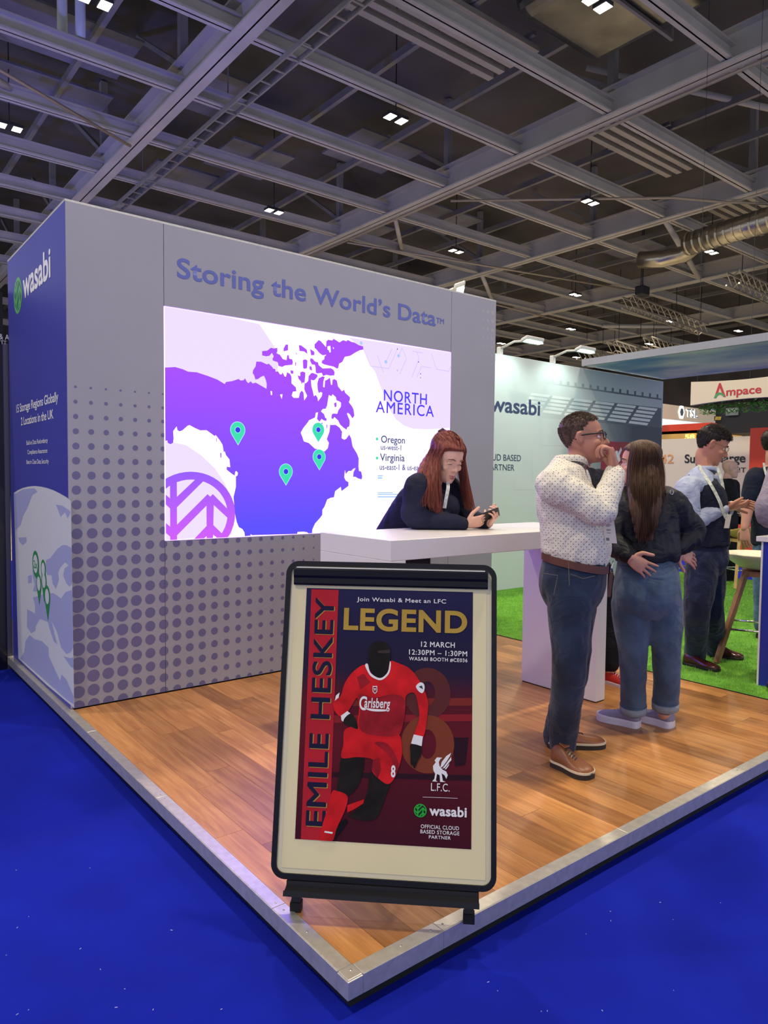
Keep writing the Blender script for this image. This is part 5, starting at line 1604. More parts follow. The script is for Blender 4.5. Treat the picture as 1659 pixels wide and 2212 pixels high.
def short_hair(person, h, m, hairline, n_spike=700, rnd=None, inflate=.009, length=.016, voxel=.005, amp=.004, name='hair', back_low=.05):
    """cap of short hair: scalp region above the hairline, with short tufts"""
    rnd = rnd or random.Random(2)
    rings = head_rings(h, inflate, -1, 44)
    mb = MB()
    ys, tips = [], []
    keep = {}
    b = 0
    verts, faces = [], []
    n = 44
    def ok(p):
        q = p - h.o
        x, y, z = q.dot(h.x) / h.k, q.dot(h.y) / h.k, q.dot(h.z) / h.k
        return z > hairline(x, y)
    allp = [p for r in rings for p in r]
    inner = [p for r in head_rings(h, -.006, -1, 44) for p in r]
    for i in range(len(rings) - 1):
        for j in range(n):
            q = [i * n + j, i * n + (j + 1) % n, (i + 1) * n + (j + 1) % n, (i + 1) * n + j]
            if all(ok(allp[a]) for a in q):
                faces.append(q)
    top = [(len(rings) - 1) * n + j for j in range(n)]
    faces.append(top)
    N = len(allp)
    edges = {}
    F = []
    for f in faces:
        F.append(tuple(f))
        F.append(tuple(N + a for a in reversed(f)))
        for a, b_ in zip(f, f[1:] + f[:1]):
            edges[(a, b_)] = 1
    for (a, b_) in list(edges):
        if (b_, a) not in edges:
            F.append((a, N + a, N + b_, b_))
    mb.add(allp + inner, F)
    me = mb.mesh('hair')
    bm = bmesh.new(); bm.from_mesh(me)
    bmesh.ops.delete(bm, geom=[v for v in bm.verts if not v.link_faces], context='VERTS')
    bm.to_mesh(me); bm.free()
    for v in me.vertices:
        q = v.co * 60
        v.co += v.normal * (noise.noise(q) * amp)
    tm = MB()
    cand = [f for f in faces if len(f) == 4]
    for k in range(n_spike):
        f = rnd.choice(cand)
        p = sum((allp[a] for a in f), V()) / 4
        p = p + (allp[f[0]] - p) * rnd.uniform(-1, 1) + (allp[f[1]] - p) * rnd.uniform(-.5, .5)
        c = h.w(0, 0, .13)
        nn = (p - c).normalized()
        zz_ = (p - h.o).dot(h.z) / h.k
        if zz_ > .185:
            dr = (nn * .45 + h.y * rnd.uniform(.4, 1.0) + h.x * rnd.uniform(-.35, .35)).normalized()
        else:
            dr = (nn * .30 - h.z * rnd.uniform(.6, 1.0) - h.y * rnd.uniform(.1, .5)).normalized()
        q = p - h.o
        ln = length * (.35 + .9 * max(0, min(1, (q.dot(h.z) / h.k - .12) / .1)))
        tm.tube([p - nn * .003, p + dr * ln * .5, p + dr * ln], [.0012, .0010, .0004], 3)
    o = link(name, me, m, person, True)
    if not n_spike: return o
    tm.build('hair_tufts', m, o, smooth=True)
    return o

# ---- man in the dotted shirt
def at(d0):
    return lambda px, py, dd=0.0: ond(px, py, d0 + dd)
SK1 = skin_mat('skin_tan', '#b8806a')
pm1 = thing('person', 'man in a white dotted shirt, glasses and jeans holding a hand to his mouth', 'person')
A = at(3.52)
f1 = (SR * math.cos(math.radians(18)) + SCM * math.sin(math.radians(18))).normalized()
lat = f1.cross(UP).normalized()           # towards his right, the side that faces the viewer
h1 = HeadFrame(A(1258, 949, 0.0), (f1 + UP * .12), UP - f1 * .11, 1.05)
fr0, fr1 = onz(1196, 1650), onz(1278, 1684)          # nearer shoe
fl0, fl1 = onz(1182, 1613), onz(1307, 1612)          # farther shoe
d_r, d_l = depth(fr0), depth(fl0)
rsh, rel, rwr = A(1199, 1043, -.185), A(1299, 1102, -.245), A(1329, 1019, -.13)
lsh, lel, lwr = A(1243, 1040, .185), A(1262, 1140, .22), A(1255, 1215, .20)
rhp, rkn, ran = A(1230, 1285, -.095), ond(1230, 1440, 3.42), ond(1214, 1614, d_r + .02)
lhp, lkn, lan = A(1240, 1285, .095), ond(1238, 1440, 3.62), ond(1200, 1596, d_l + .02)
neck0, neck1 = A(1236, 1010, 0), h1.w(0, -.02, .03)
tor = [(A(1238, 1300), lat, .150, .120), (A(1238, 1262), lat, .180, .148), (A(1241, 1205), lat, .178, .150), (A(1238, 1140), lat, .182, .150), (A(1228, 1080), lat, .195, .142), (A(1222, 1045), lat, .190, .118), (A(1227, 1020), lat, .135, .085), (A(1233, 1003), lat, .070, .068)]
body = MB()
torso(body, tor, .93)
limb(body, [neck0, neck1, h1.w(0, -.015, .08)], [.062, .060, .058])
head_solid(body, h1)
limb(body, [rsh, rel], [.058, .042]); limb(body, [rel, rwr], [.044, .029])
limb(body, [lsh, lel], [.058, .042]); limb(body, [lel, lwr], [.044, .029])
limb(body, [rhp, rkn, ran], [.092, .060, .042]); limb(body, [lhp, lkn, lan], [.092, .060, .042])
bm_ = remeshed(body, .0058, 2, .4)
full = MB(); append_mesh(full, bm_)
append_mesh(full, hand_mesh(rwr, (UP * 1.0 - SR * .22 - SCM * .05), (-SR * .95 + SCM * -.25), -1, curls=[(50, 72, 35), (58, 76, 40), (62, 80, 42), (64, 82, 42)], thumb=(.35, .85, .45), k=1.24, spread=.03))
append_mesh(full, hand_mesh(lwr, (V((0, 0, -1)) + f1 * .2), -lat * -1, 1, curl=(25, 30, 20)))
o = link('body', full.mesh('body', recalc=False), SK1, pm1, True)
face_parts(pm1, h1, '#4a3a30', lids=.55, skin=SK1, lip='#a0605a')
HR1 = hair_mat('hair_short_brown', '#5f4a3f', '#3a2d26')
def hl1(x, y):
    if y > .045: return .190 + .25 * (y - .045) * (1 if abs(x) < .04 else .4)
    if y > .000: return .135 + (y / .045) * .055
    if y > -.02: return .128
    return max(.070, .116 + (y + .02) * .8)
short_hair(pm1, h1, HR1, hl1, 3600, random.Random(5), .0025, .011, amp=.002)
# shirt
def dotted():
    m = bpy.data.materials.new('dotted_shirt')
    m.use_nodes = True
    nt = m.node_tree
    b = nt.nodes['Principled BSDF']
    L = nt.links.new
    uvn = nt.nodes.new('ShaderNodeUVMap'); uvn.uv_map = 'cloth'
    mp = nt.nodes.new('ShaderNodeMapping'); mp.inputs['Rotation'].default_value = (0, 0, .785); mp.inputs['Scale'].default_value = (1 / .0165, 1 / .0165, 1)
    vo = nt.nodes.new('ShaderNodeTexVoronoi'); vo.voronoi_dimensions = '2D'; vo.inputs['Randomness'].default_value = 0; vo.inputs['Scale'].default_value = 1.0
    lt = nt.nodes.new('ShaderNodeMath'); lt.operation = 'LESS_THAN'; lt.inputs[1].default_value = .135
    mx = nt.nodes.new('ShaderNodeMix'); mx.data_type = 'RGBA'
    mx.inputs[6].default_value = (*lin('#d8d2c4'), 1); mx.inputs[7].default_value = (*lin('#3a3440'), 1)
    L(uvn.outputs[0], mp.inputs[0]); L(mp.outputs[0], vo.inputs['Vector']); L(vo.outputs['Distance'], lt.inputs[0]); L(lt.outputs[0], mx.inputs[0]); L(mx.outputs[2], b.inputs['Base Color'])
    b.inputs['Roughness'].default_value = .8
    tc = nt.nodes.new('ShaderNodeTexCoord'); nz = nt.nodes.new('ShaderNodeTexNoise'); nz.inputs['Scale'].default_value = 9; nz.inputs['Distortion'].default_value = 1.4
    bp = nt.nodes.new('ShaderNodeBump'); bp.inputs['Strength'].default_value = .5; bp.inputs['Distance'].default_value = .03
    L(tc.outputs['Object'], nz.inputs['Vector']); L(nz.outputs['Fac'], bp.inputs['Height']); L(bp.outputs[0], b.inputs['Normal'])
    return m
M_dots = dotted()
sh = MB()
tor2 = [(A(1241, 1215), lat, .186, .150), (A(1244, 1195), lat, .198, .166), (A(1243, 1165), lat, .198, .164)] + [(A(1236, 1125), lat, .196, .152), (A(1225, 1080), lat, .202, .146), (A(1221, 1045), lat, .200, .124), (A(1226, 1020), lat, .148, .094), (A(1232, 1004), lat, .082, .080)]
torso(sh, tor2)
limb(sh, [A(1208, 1040, -.15), rsh + V((0, 0, -.02)), rsh.lerp(rel, .55), rel + V((0, 0, -.01)), rel.lerp(rwr, .35), rwr.lerp(rel, .10)], [.080, .086, .076, .068, .060, .047])
limb(sh, [A(1240, 1040, .15), lsh, lsh.lerp(lel, .5), lel, lwr.lerp(lel, .15)], [.08, .08, .068, .058, .042])
o = garment('shirt', sh, M_dots, pm1, .0085, 2, .017, 8.0, 1.3, (f1, lat))
def ring_band(pts_c, l, w, d, hgt, tilt, grow=.006, n=36, gap=None):
    pass
def collar(person, c, latv, fwd, w, d, h, m, tilt=.35, open_=.35, name='collar', axes=None):
    """stand-and-fall shirt collar round the neck, open at the front"""
    rings = []
    n = 30
    up = (UP + fwd * tilt).normalized()
    prof = [(0, 1.0), (h * .55, .97), (h, 1.0), (h * .9, 1.10), (h * .35, 1.22), (h * .30, 1.20), (h * .85, 1.06), (h * .94, 1.0)]
    for q in range(n + 1):
        a = math.pi / 2 + open_ + (2 * math.pi - 2 * open_) * q / n
        drop = -.030 * max(0, math.sin(a)) ** 3
        rings.append([V(c) + latv * (w * g * math.cos(a)) + fwd * (d * g * math.sin(a)) + up * (z + drop) for z, g in prof])
    me = MB().loft(rings).mesh('collar')
    if axes: boxmap(me, *axes)
    return link(name, me, m, person, True)
collar(pm1, A(1232, 1003, 0), lat, f1, .074, .078, .048, M_dots, .30, .30, axes=(f1, lat))
# cuff, placket
d_ = (rwr - rel).normalized()
cm = MB(); cm.tube([rwr - d_ * .075, rwr - d_ * .05, rwr - d_ * .0, rwr + d_ * .004], [.046, .049, .047, .040], 20)
me = cm.mesh('cuff'); boxmap(me, f1, lat); link('cuff', me, M_dots, pm1, True)
# badge card
bc = A(1317, 1148, -.175)
M_card = mat('badge_card', '#dad4c4', rough=.5)
bdir = (SR * .93 + SCM * .2).normalized()
up_b = (UP + SR * -.16).normalized()
cd = thing('name_badge', 'white visitor badge hanging at the dotted shirt', 'badge')
MB().obox(bc, bdir * .026, up_b * .056, bdir.cross(up_b).normalized() * .0015).build('card', M_card, cd)
cn = bdir.cross(up_b).normalized()
if cn.dot(SCM) < 0: cn = -cn
fc = Frame(bc - bdir * .026 - up_b * .056, bdir, up_b)
mk = MB()
rb = random.Random(8)
for y in (.092, .086, .080, .064, .059, .048):
    mk.add([fc.w(.012, y, .002), fc.w(.012 + rb.uniform(.012, .026), y, .002), fc.w(.012 + .02, y + .0022, .002), fc.w(.012, y + .0022, .002)], [(0, 1, 2, 3)])
for q in range(7):
    mk.add([fc.w(.006 + .002 * q, .012, .002), fc.w(.0072 + .002 * q, .012, .002), fc.w(.0072 + .002 * q, .026, .002), fc.w(.006 + .002 * q, .026, .002)], [(0, 1, 2, 3)])
mk.build('badge_print', M_ink, cd, recalc=False)
lanyard(cd, [A(1268, 1008, -.085), A(1296, 1060, -.10), A(1308, 1110, -.165), bc + up_b * .056], mat('lanyard_navy', '#20222c', rough=.7), .010, 'cord')
# trousers
M_jean = denim('denim_dark', '#263349', '#121a2a')
tr_ = MB()
torso(tr_, [(A(1236, 1318), lat, .135, .100), (A(1235, 1290), lat, .172, .142), (A(1235, 1258), lat, .186, .158), (A(1240, 1225), lat, .184, .153), (A(1243, 1204), lat, .182, .149)])
limb(tr_, [rhp, rhp.lerp(rkn, .45), rkn, rkn.lerp(ran, .5), ran + V((0, 0, .01))], [.112, .100, .080, .074, .067])
limb(tr_, [lhp, lhp.lerp(lkn, .45), lkn, lkn.lerp(lan, .5), lan + V((0, 0, .01))], [.112, .100, .080, .074, .067])
o = garment('trousers', tr_, M_jean, pm1, .009, 2, .014, 7.0, 4.2)
# belt
def belt(person, c, l, f, w, d, hgt, m, tilt=0.0, n=40, name='belt', th=.004, ex=2.5):
    rings = []
    for q in range(n + 1):
        a = 2 * math.pi * q / n
        ca, sa = math.cos(a), math.sin(a)
        cx_, sy_ = math.copysign(abs(ca) ** (2 / ex), ca), math.copysign(abs(sa) ** (2 / ex), sa)
        p = V(c) + l * w * cx_ + f * d * sy_ + UP * (tilt * sy_)
        o_ = (l * ca + f * sa).normalized()
        rings.append([p - UP * hgt / 2, p - UP * hgt / 2 + o_ * th, p + UP * hgt / 2 + o_ * th, p + UP * hgt / 2])
    return MB().loft(rings).build(name, m, person, smooth=False)
M_belt = mat('brown_leather', '#5f3427', rough=.45, var=.2, vscale=20)
belt(pm1, A(1242, 1212), lat, f1, .188, .156, .036, M_belt, -.030, th=.005)
bu = A(1242, 1212) + f1 * .163 + UP * -.030
MB().obox(bu, lat * .022, UP * .022, f1 * .004).build('belt_buckle', mat('dark_buckle', '#2d2622', rough=.3, metal=.8), pm1)
# pocket stitching and rivets
M_stitch = mat('stitch', '#6f6a5c', rough=.8)
for pts in ([(1172, 1238), (1205, 1243), (1201, 1262), (1196, 1285)], [(1228, 1215), (1229, 1240), (1230, 1265)], [(1232, 1240), (1260, 1250), (1285, 1244)]):
    P = []
    for q in pts:
        P.append(A(q[0], q[1], -.20))
    o = MB().tube(P, .0014, 6).build('seam_stitch', M_stitch, pm1)
# shoes
M_brn, M_welt, M_solek = mat('tan_leather', '#8a5434', rough=.38, var=.25, vscale=10), mat('cream_welt', '#d8cdb0', rough=.6), mat('sole_dark', '#2b241f', rough=.7)
M_lace = mat('lace_brown', '#3d3a2f', rough=.8)
shoe(pm1, fr0, fr1, 0.0, M_brn, M_solek, wid=1.14, hgt=1.12, lace=M_lace, m_welt=M_welt, sole=.030)
shoe(pm1, fl0, fl1, 0.0, M_brn, M_solek, wid=1.14, hgt=1.12, lace=M_lace, m_welt=M_welt, sole=.030)
# glasses
def glasses(person, h, m, lens, w=.030, hh=.018, thick=.0022, label='black rimmed glasses'):
    g_ = MB()
    for s in (-1, 1):
        rim = [h.w(s * .034 + w * math.cos(a / 16 * 2 * math.pi) * (1), .106 - .010 * ((s * .034 + w * math.cos(a / 16 * 2 * math.pi)) / .06) ** 2, .119 + hh * math.copysign(abs(math.sin(a / 16 * 2 * math.pi)) ** .8, math.sin(a / 16 * 2 * math.pi))) for a in range(17)]
        g_.tube(rim, thick * .8, 6, caps=False)
        g_.tube([h.w(s * .064, .096, .130), h.w(s * .074, .080, .132), h.w(s * .0795, .02, .131), h.w(s * .0795, -.012, .128), h.w(s * .079, -.028, .112)], [thick * 1.3, thick * 1.3, thick * 1.3, thick, thick], 6)
    g_.tube([h.w(-.006, .108, .124), h.w(0, .110, .127), h.w(.006, .108, .124)], thick, 6)
    o = g_.build('glasses', m, None, smooth=True)
    tag(o, label, 'glasses')
    lm = MB()
    for s in (-1, 1):
        lm.add([h.w(s * .034 + w * math.cos(a / 16 * 2 * math.pi), .1055 - .010 * ((s * .034 + w * math.cos(a / 16 * 2 * math.pi)) / .06) ** 2, .119 + hh * math.sin(a / 16 * 2 * math.pi)) for a in range(16)], [tuple(range(16))])
        lm.build('lens', lens, o, recalc=False)
        lm = MB()
    return o
def lens_mat():
    m = bpy.data.materials.new('spectacle_lens')
    m.use_nodes = True
    nt = m.node_tree
    nt.nodes.clear()
    o_, mx, a_, b_ = (nt.nodes.new(t) for t in ('ShaderNodeOutputMaterial', 'ShaderNodeMixShader', 'ShaderNodeBsdfTransparent', 'ShaderNodeBsdfGlossy'))
    b_.inputs['Roughness'].default_value = .05
    mx.inputs[0].default_value = .10
    nt.links.new(a_.outputs[0], mx.inputs[1]); nt.links.new(b_.outputs[0], mx.inputs[2]); nt.links.new(mx.outputs[0], o_.inputs[0])
    return m
M_lens = lens_mat()
glasses(pm1, h1, mat('glasses_black', '#15151b', rough=.3), M_lens, thick=.0028, label='black rimmed glasses of the man in the dotted shirt')

# ---- woman seen from behind
ARM = [1.0]
def make_body(J, S, h, voxel=.0065, hands=(), female=False):
    """one continuous figure: torso, neck, head and limbs grown together, hands joined at the wrists"""
    b = MB()
    torso(b, S['torso'], .92)
    limb(b, [J['neck'], h.w(0, -.02, .03), h.w(0, -.015, .08)], [S.get('neck', .056), S.get('neck', .056) * .95, S.get('neck', .056) * .93])
    head_solid(b, h, female, ears=not female)
    for s in 'rl':
        limb(b, [J[s + 'sh'], J[s + 'el']], [.054 * ARM[0], .039 * ARM[0]]); limb(b, [J[s + 'el'], J[s + 'wr']], [.041 * ARM[0], .027 * ARM[0]])
        limb(b, [J[s + 'hp'], J[s + 'kn'], J[s + 'an'], J[s + 'an'] - V((0, 0, .03))], [S.get('thigh', .09), .058, .040, .040])
    full = MB()
    append_mesh(full, remeshed(b, voxel, 2, .4))
    for h_ in hands:
        append_mesh(full, hand_mesh(*h_[0], **h_[1]))
    return full.mesh('body', recalc=False)
SK2 = skin_mat('skin_fair', '#c9927c')
pw = thing('person', 'woman from behind in a black jacket and jeans with both hands on her hips', 'person')
A = at(4.0)
f2 = (-SR * .55 - SCM * .83).normalized()        # she looks away to the left
lat = f2.cross(UP).normalized()
hf2 = (-SR * .97 - SCM * .24).normalized()
h2 = HeadFrame(A(1382, 1003, 0.0), hf2, UP, 1.04)
LT = (SR * .96 + SCM * -.15).normalized()
fl0, fl1 = onz(1382, 1572), onz(1291, 1550)
fr0, fr1 = onz(1453, 1573), onz(1377, 1549)
J = dict(neck=A(1394, 1060, .02), rsh=A(1448, 1088, .0), rel=A(1495, 1150, .05), rwr=A(1464, 1190, -.02), lsh=A(1343, 1088, .03), lel=A(1331, 1172, -.06), lwr=A(1360, 1205, -.19),
         rhp=A(1434, 1300, 0), rkn=A(1440, 1400, -.02), ran=ond(1437, 1532, depth(fr0) + .02), lhp=A(1362, 1300, .0), lkn=A(1368, 1410, .0), lan=ond(1368, 1540, depth(fl0) + .03))
S = dict(torso=[(A(1398, 1320), LT, .150, .115), (A(1398, 1285), LT, .184, .135), (A(1398, 1240), LT, .170, .125), (A(1397, 1190), LT, .142, .110), (A(1394, 1130), LT, .152, .115), (A(1393, 1095), LT, .165, .108), (A(1393, 1072), LT, .125, .080), (A(1394, 1058), LT, .062, .058)], thigh=.098)
lh = ((J['lwr'], (SR * .85 - UP * .55 + SCM * .1), -SCM, 1), dict(curls=[(8, 10, 6), (10, 14, 8), (14, 18, 10), (18, 22, 12)], thumb=(.9, .6, -.1), spread=.16, k=.98))
rh = ((J['rwr'], (SR * .85 - UP * .42 - SCM * .1), -SCM * .6 - SR * .6, -1), dict(curls=[(12, 14, 8), (14, 16, 8), (16, 18, 10), (20, 22, 12)], thumb=(.9, .3, 0), spread=.08, k=.95))
me = make_body(J, S, h2, .0065, (lh, rh), True)
link('body', me, SK2, pw, True)
face_parts(pw, h2, '#4a3428', skin=SK2, lip='#a85a5c')
# jacket
M_blk = cloth('black_nylon', '#20212a', '#141519', rough=.5)
jk = MB()
torso(jk, [(A(1398, 1212), LT, .166, .130), (A(1398, 1196), LT, .176, .140), (A(1397, 1165), LT, .172, .138), (A(1394, 1125), LT, .176, .136), (A(1393, 1095), LT, .184, .122), (A(1393, 1076), LT, .150, .092), (A(1394, 1062), LT, .075, .066)])
limb(jk, [A(1430, 1085, .0), J['rsh'], J['rsh'].lerp(J['rel'], .55), J['rel'], J['rel'].lerp(J['rwr'], .5), J['rwr'].lerp(J['rel'], .15)], [.085, .088, .082, .078, .064, .045])
limb(jk, [A(1362, 1085, .0), J['lsh'], J['lsh'].lerp(J['lel'], .55), J['lel'], J['lel'].lerp(J['lwr'], .5), J['lwr'].lerp(J['lel'], .12)], [.085, .088, .082, .076, .064, .045])
garment('jacket', jk, M_blk, pw, .009, 2, .020, 8.5, 7.7)
# jeans
M_jn2 = denim('denim_mid', '#4a5d74', '#303e52')
tr_ = MB()
torso(tr_, [(A(1398, 1335), LT, .120, .090), (A(1398, 1312), LT, .172, .140), (A(1398, 1285), LT, .180, .150), (A(1398, 1250), LT, .174, .142), (A(1397, 1218), LT, .160, .124), (A(1397, 1200), LT, .152, .116)])
for s, w in (('r', 0), ('l', 0)):
    limb(tr_, [J[s + 'hp'], J[s + 'hp'].lerp(J[s + 'kn'], .5), J[s + 'kn'], J[s + 'kn'].lerp(J[s + 'an'], .5), J[s + 'an'].lerp(J[s + 'kn'], .10)], [.104, .098, .080, .074, .068])
    c = A(1428 if s == 'r' else 1368, 1290, -.045)
    tr_.ell(c, (.095, .095, .11), None, 18, 12)
garment('jeans', tr_, M_jn2, pw, .009, 6, .011, 7.0, 2.6)
M_cuff = mat('denim_cuff', '#8a97a4', rough=.85, var=.15, vscale=30)
for s in 'rl':
    a, k_ = J[s + 'an'], J[s + 'kn']
    d_ = (k_ - a).normalized()
    MB().tube([a + d_ * .005, a + d_ * .007, a + d_ * .048, a + d_ * .050], [.066, .073, .074, .069], 28).build('turned_cuff', M_cuff, pw, smooth=True)
    MB().tube([a + d_ * .049, a + d_ * .056], [.0735, .0735], 28).build('cuff_fold', M_jn2, pw, smooth=True)
M_st2 = mat('denim_stitch', '#2d3a4c', rough=.8)
for pts in ([(1385, 1238), (1425, 1240)], [(1448, 1232), (1462, 1234), (1461, 1268), (1452, 1275)], [(1340, 1222), (1398, 1226), (1460, 1222)]):
    MB().tube([A(x, y, -.165 + .0018 * abs(x - 1398)) for x, y in pts], .0018, 6).build('pocket_seam', M_st2, pw)
# sneakers
M_lil, M_mid, M_lc2 = mat('lilac_knit', '#8b86a2', rough=.8, var=.15, vscale=60, bump=.3, bscale=300), mat('midsole_white', '#d9d4e2', rough=.5), mat('lace_lilac', '#7c7790', rough=.8)
shoe(pw, fl0, fl1, 0.0, M_lil, M_mid, wid=1.12, hgt=1.12, sole=.042, lace=M_lc2)
shoe(pw, fr0, fr1, 0.0, M_lil, M_mid, wid=1.12, hgt=1.12, sole=.042, lace=M_lc2)
# long straight hair
HR2 = hair_mat('hair_brown', '#59402f', '#38271d', .55)
def hl_long(x, y):
    if y > .055: return .186 + .25 * (y - .055)
    if y > .015: return .150 + (y - .015) * .9
    return .02
short_hair(pw, h2, HR2, hl_long, 0, None, .012, .01, amp=.001)
hb = MB()
q = lambda px, py, dd: A(px, py, dd)
torso(hb, [(q(1394, 1170, -.15), LT, .045, .010), (q(1394, 1140, -.165), LT, .066, .016), (q(1394, 1105, -.165), LT, .086, .028), (q(1393, 1070, -.13), LT, .092, .045), (q(1392, 1040, -.085), LT, .090, .060), (q(1391, 1012, -.06), LT, .082, .062), (q(1391, 990, -.055), LT, .072, .05), (q(1390, 975, -.05), LT, .055, .03)], 1.0, 24, 4, 2.2)
hm = remeshed(hb, .007, 5)
for v in hm.vertices:
    # fine vertical locks
    u = v.co.dot(LT)
    v.co += v.normal * (.0035 * math.sin(u * 420 + 2.2 * noise.noise(v.co * 9)) + .004 * noise.noise(V((u * 60, v.co.z * 3, 0))))
ho = link('hair', hm, HR2, pw, True)
sm = MB()
rnd = random.Random(21)
gd = []
for x0, x1, xe, d0_, d1_, ye in ((1362, 1356, 1356, -.03, -.04, 1085), (1366, 1360, 1368, -.08, -.10, 1130), (1372, 1366, 1376, -.11, -.16, 1160), (1385, 1384, 1388, -.13, -.19, 1178), (1398, 1402, 1400, -.12, -.185, 1172), (1412, 1419, 1414, -.10, -.16, 1150), (1419, 1430, 1430, -.06, -.10, 1115), (1421, 1431, 1434, -.01, -.05, 1095)):
    gd.append([h2.w(0, .055 - .012 * len(gd), .228 + .004 * min(4, len(gd))), q(x0, 968, d0_), q(x1, 1015, d0_), q(x1, 1060, d1_), q(xe, ye - 40, d1_), q(xe, ye, d1_)])
strands(sm, gd, 1500, .0012, .005, rnd, 3)
sm.build('hair_locks', HR2, ho, smooth=True)
# key strap at her belt, ring on the jacket strap
M_strap = mat('strap_brown', '#5a3a30', rough=.5)
ks = thing('key_strap', 'brown leather key strap clipped at the jeans pocket', 'strap')
MB().obox(A(1318, 1263, -.15), SR * .010, (UP + SR * .08).normalized() * .068, SCM * .003).build('strap', M_strap, ks, bevel=.002, seg=1)
MB().tube([A(1319, 1236, -.15), A(1321, 1225, -.15), A(1325, 1212, -.14), A(1323, 1222, -.14), A(1320, 1236, -.15)], .003, 6).build('clip', M_chrome, ks, smooth=True)
rg = MB().tube([A(1388 + 9 * math.cos(a / 12 * 6.283), 1172 + 9 * math.sin(a / 12 * 6.283), -.165) for a in range(13)], .0025, 6, caps=False)
rg.build('jacket_ring', mat('dark_metal', '#3a3a40', rough=.3, metal=.9), pw, smooth=True)
rg = MB().tube([A(1451 + 4 * math.cos(a / 12 * 6.283), 1063 + 5 * math.sin(a / 12 * 6.283), -.10) for a in range(13)], .0018, 6, caps=False)
rg.build('jacket_ring', M_chrome, pw, smooth=True)

# ---- man in the navy waistcoat
SK4 = skin_mat('skin_pale', '#e0b09c')
SK3 = skin_mat('skin_warm', '#bd8468')
pv = thing('person', 'man in a navy waistcoat and pale blue shirt looking down at his hands', 'person')
A = at(5.3)
f3 = (SR * .92 + SCM * .28).normalized()
lat = f3.cross(UP).normalized()
hf = (f3 + UP * -.42).normalized()
h3 = HeadFrame(A(1537, 962, 0), hf, UP * .92 + f3 * .40, 1.12)
fr0, fr1, fl0, fl1 = onz(1477, 1434), onz(1555, 1452), onz(1541, 1418), onz(1607, 1426)
J = dict(neck=A(1527, 1020, 0), rsh=A(1484, 1058, -.19), rel=A(1490, 1128, -.21), rwr=A(1568, 1098, -.14), lsh=A(1536, 1052, .19), lel=A(1546, 1122, .20), lwr=A(1583, 1090, .02),
         rhp=A(1518, 1215, -.09), rkn=A(1506, 1320, -.10), ran=ond(1500, 1425, depth(fr0) + .02), lhp=A(1530, 1215, .09), lkn=A(1537, 1320, .08), lan=ond(1545, 1410, depth(fl0) + .02))
S = dict(torso=[(A(1524, 1232), lat, .140, .110), (A(1525, 1200), lat, .170, .140), (A(1522, 1150), lat, .165, .135), (A(1518, 1105), lat, .172, .138), (A(1513, 1070), lat, .185, .132), (A(1512, 1046), lat, .180, .110), (A(1518, 1028), lat, .120, .080), (A(1525, 1017), lat, .066, .062)])
hnd = [((J['rwr'], (SR * .95 + UP * .12 + SCM * -.1), (UP * .8 - SCM * .5), 1), dict(curl=(10, 14, 10), thumb=(.5, .8, .3), k=1.05)), ((J['lwr'], (SR * .95 + UP * .06), (-UP * .6 + SCM * .6), 1), dict(curl=(14, 16, 12), thumb=(.5, .8, .3), k=1.05))]
link('body', make_body(J, S, h3, .0065, hnd), SK3, pv, True)
face_parts(pv, h3, '#2d221d', skin=SK3, lids=.9, lip='#a0605a')
HR3 = hair_mat('hair_dark', '#2d2522', '#171210')
def hl3(x, y):
    if y > .05: return .172 + .2 * (y - .05)
    if y > .0: return .132 + y * .8
    if y > -.02: return .128
    return max(.040, .112 + (y + .02) * 1.2)
short_hair(pv, h3, HR3, hl3, 3200, random.Random(9), .008, .022)
M_bsh = cloth('pale_blue_shirt', '#b3bccf', '#8f9ab2')
sh = MB()
torso(sh, [(A(1522, 1165), lat, .164, .134), (A(1518, 1105), lat, .172, .138), (A(1512, 1070), lat, .184, .132), (A(1511, 1046), lat, .182, .112), (A(1517, 1028), lat, .130, .088), (A(1524, 1018), lat, .074, .070)])
for s, sg in (('r', 1), ('l', 1)):
    limb(sh, [J[s + 'sh'].lerp(J['neck'], .2), J[s + 'sh'], J[s + 'sh'].lerp(J[s + 'el'], .55), J[s + 'el'], J[s + 'el'].lerp(J[s + 'wr'], .5), J[s + 'wr'].lerp(J[s + 'el'], .10)], [.08, .088, .080, .072, .056, .042])
garment('shirt', sh, M_bsh, pv, .010, 2, .015, 8.0, 3.3)
collar(pv, A(1524, 1019, 0), lat, f3, .070, .072, .045, M_bsh, .30, .32)
M_nvy = cloth('navy_wool', '#23283a', '#171b28')
ve = MB()
torso(ve, [(A(1525, 1180), lat, .186, .156), (A(1524, 1150), lat, .188, .162), (A(1521, 1105), lat, .196, .166), (A(1516, 1072), lat, .200, .160), (A(1514, 1050), lat, .188, .136), (A(1518, 1032), lat, .128, .100)])
garment('waistcoat', ve, M_nvy, pv, .010, 3, .008, 8.0, 5.0)
M_ntr = denim('navy_trousers', '#1f2845', '#131a30')
tr_ = MB()
torso(tr_, [(A(1524, 1240), lat, .130, .100), (A(1525, 1215), lat, .172, .148), (A(1525, 1190), lat, .176, .150), (A(1522, 1160), lat, .168, .142)])
for s in 'rl':
    limb(tr_, [J[s + 'hp'], J[s + 'hp'].lerp(J[s + 'kn'], .5), J[s + 'kn'], J[s + 'kn'].lerp(J[s + 'an'], .5), J[s + 'an'].lerp(J[s + 'kn'], .06)], [.115, .108, .090, .080, .074])
garment('trousers', tr_, M_ntr, pv, .010, 2, .016, 7.0, 6.1)
M_ox, M_oxs = mat('oxblood_leather', '#4a211c', rough=.22, var=.25, vscale=10, coat=.3), mat('sole_black', '#1a1512', rough=.6)
shoe(pv, fr0, fr1, TURF_Z, M_ox, M_oxs, wid=1.05, hgt=.95, sole=.020, lace=M_oxs)
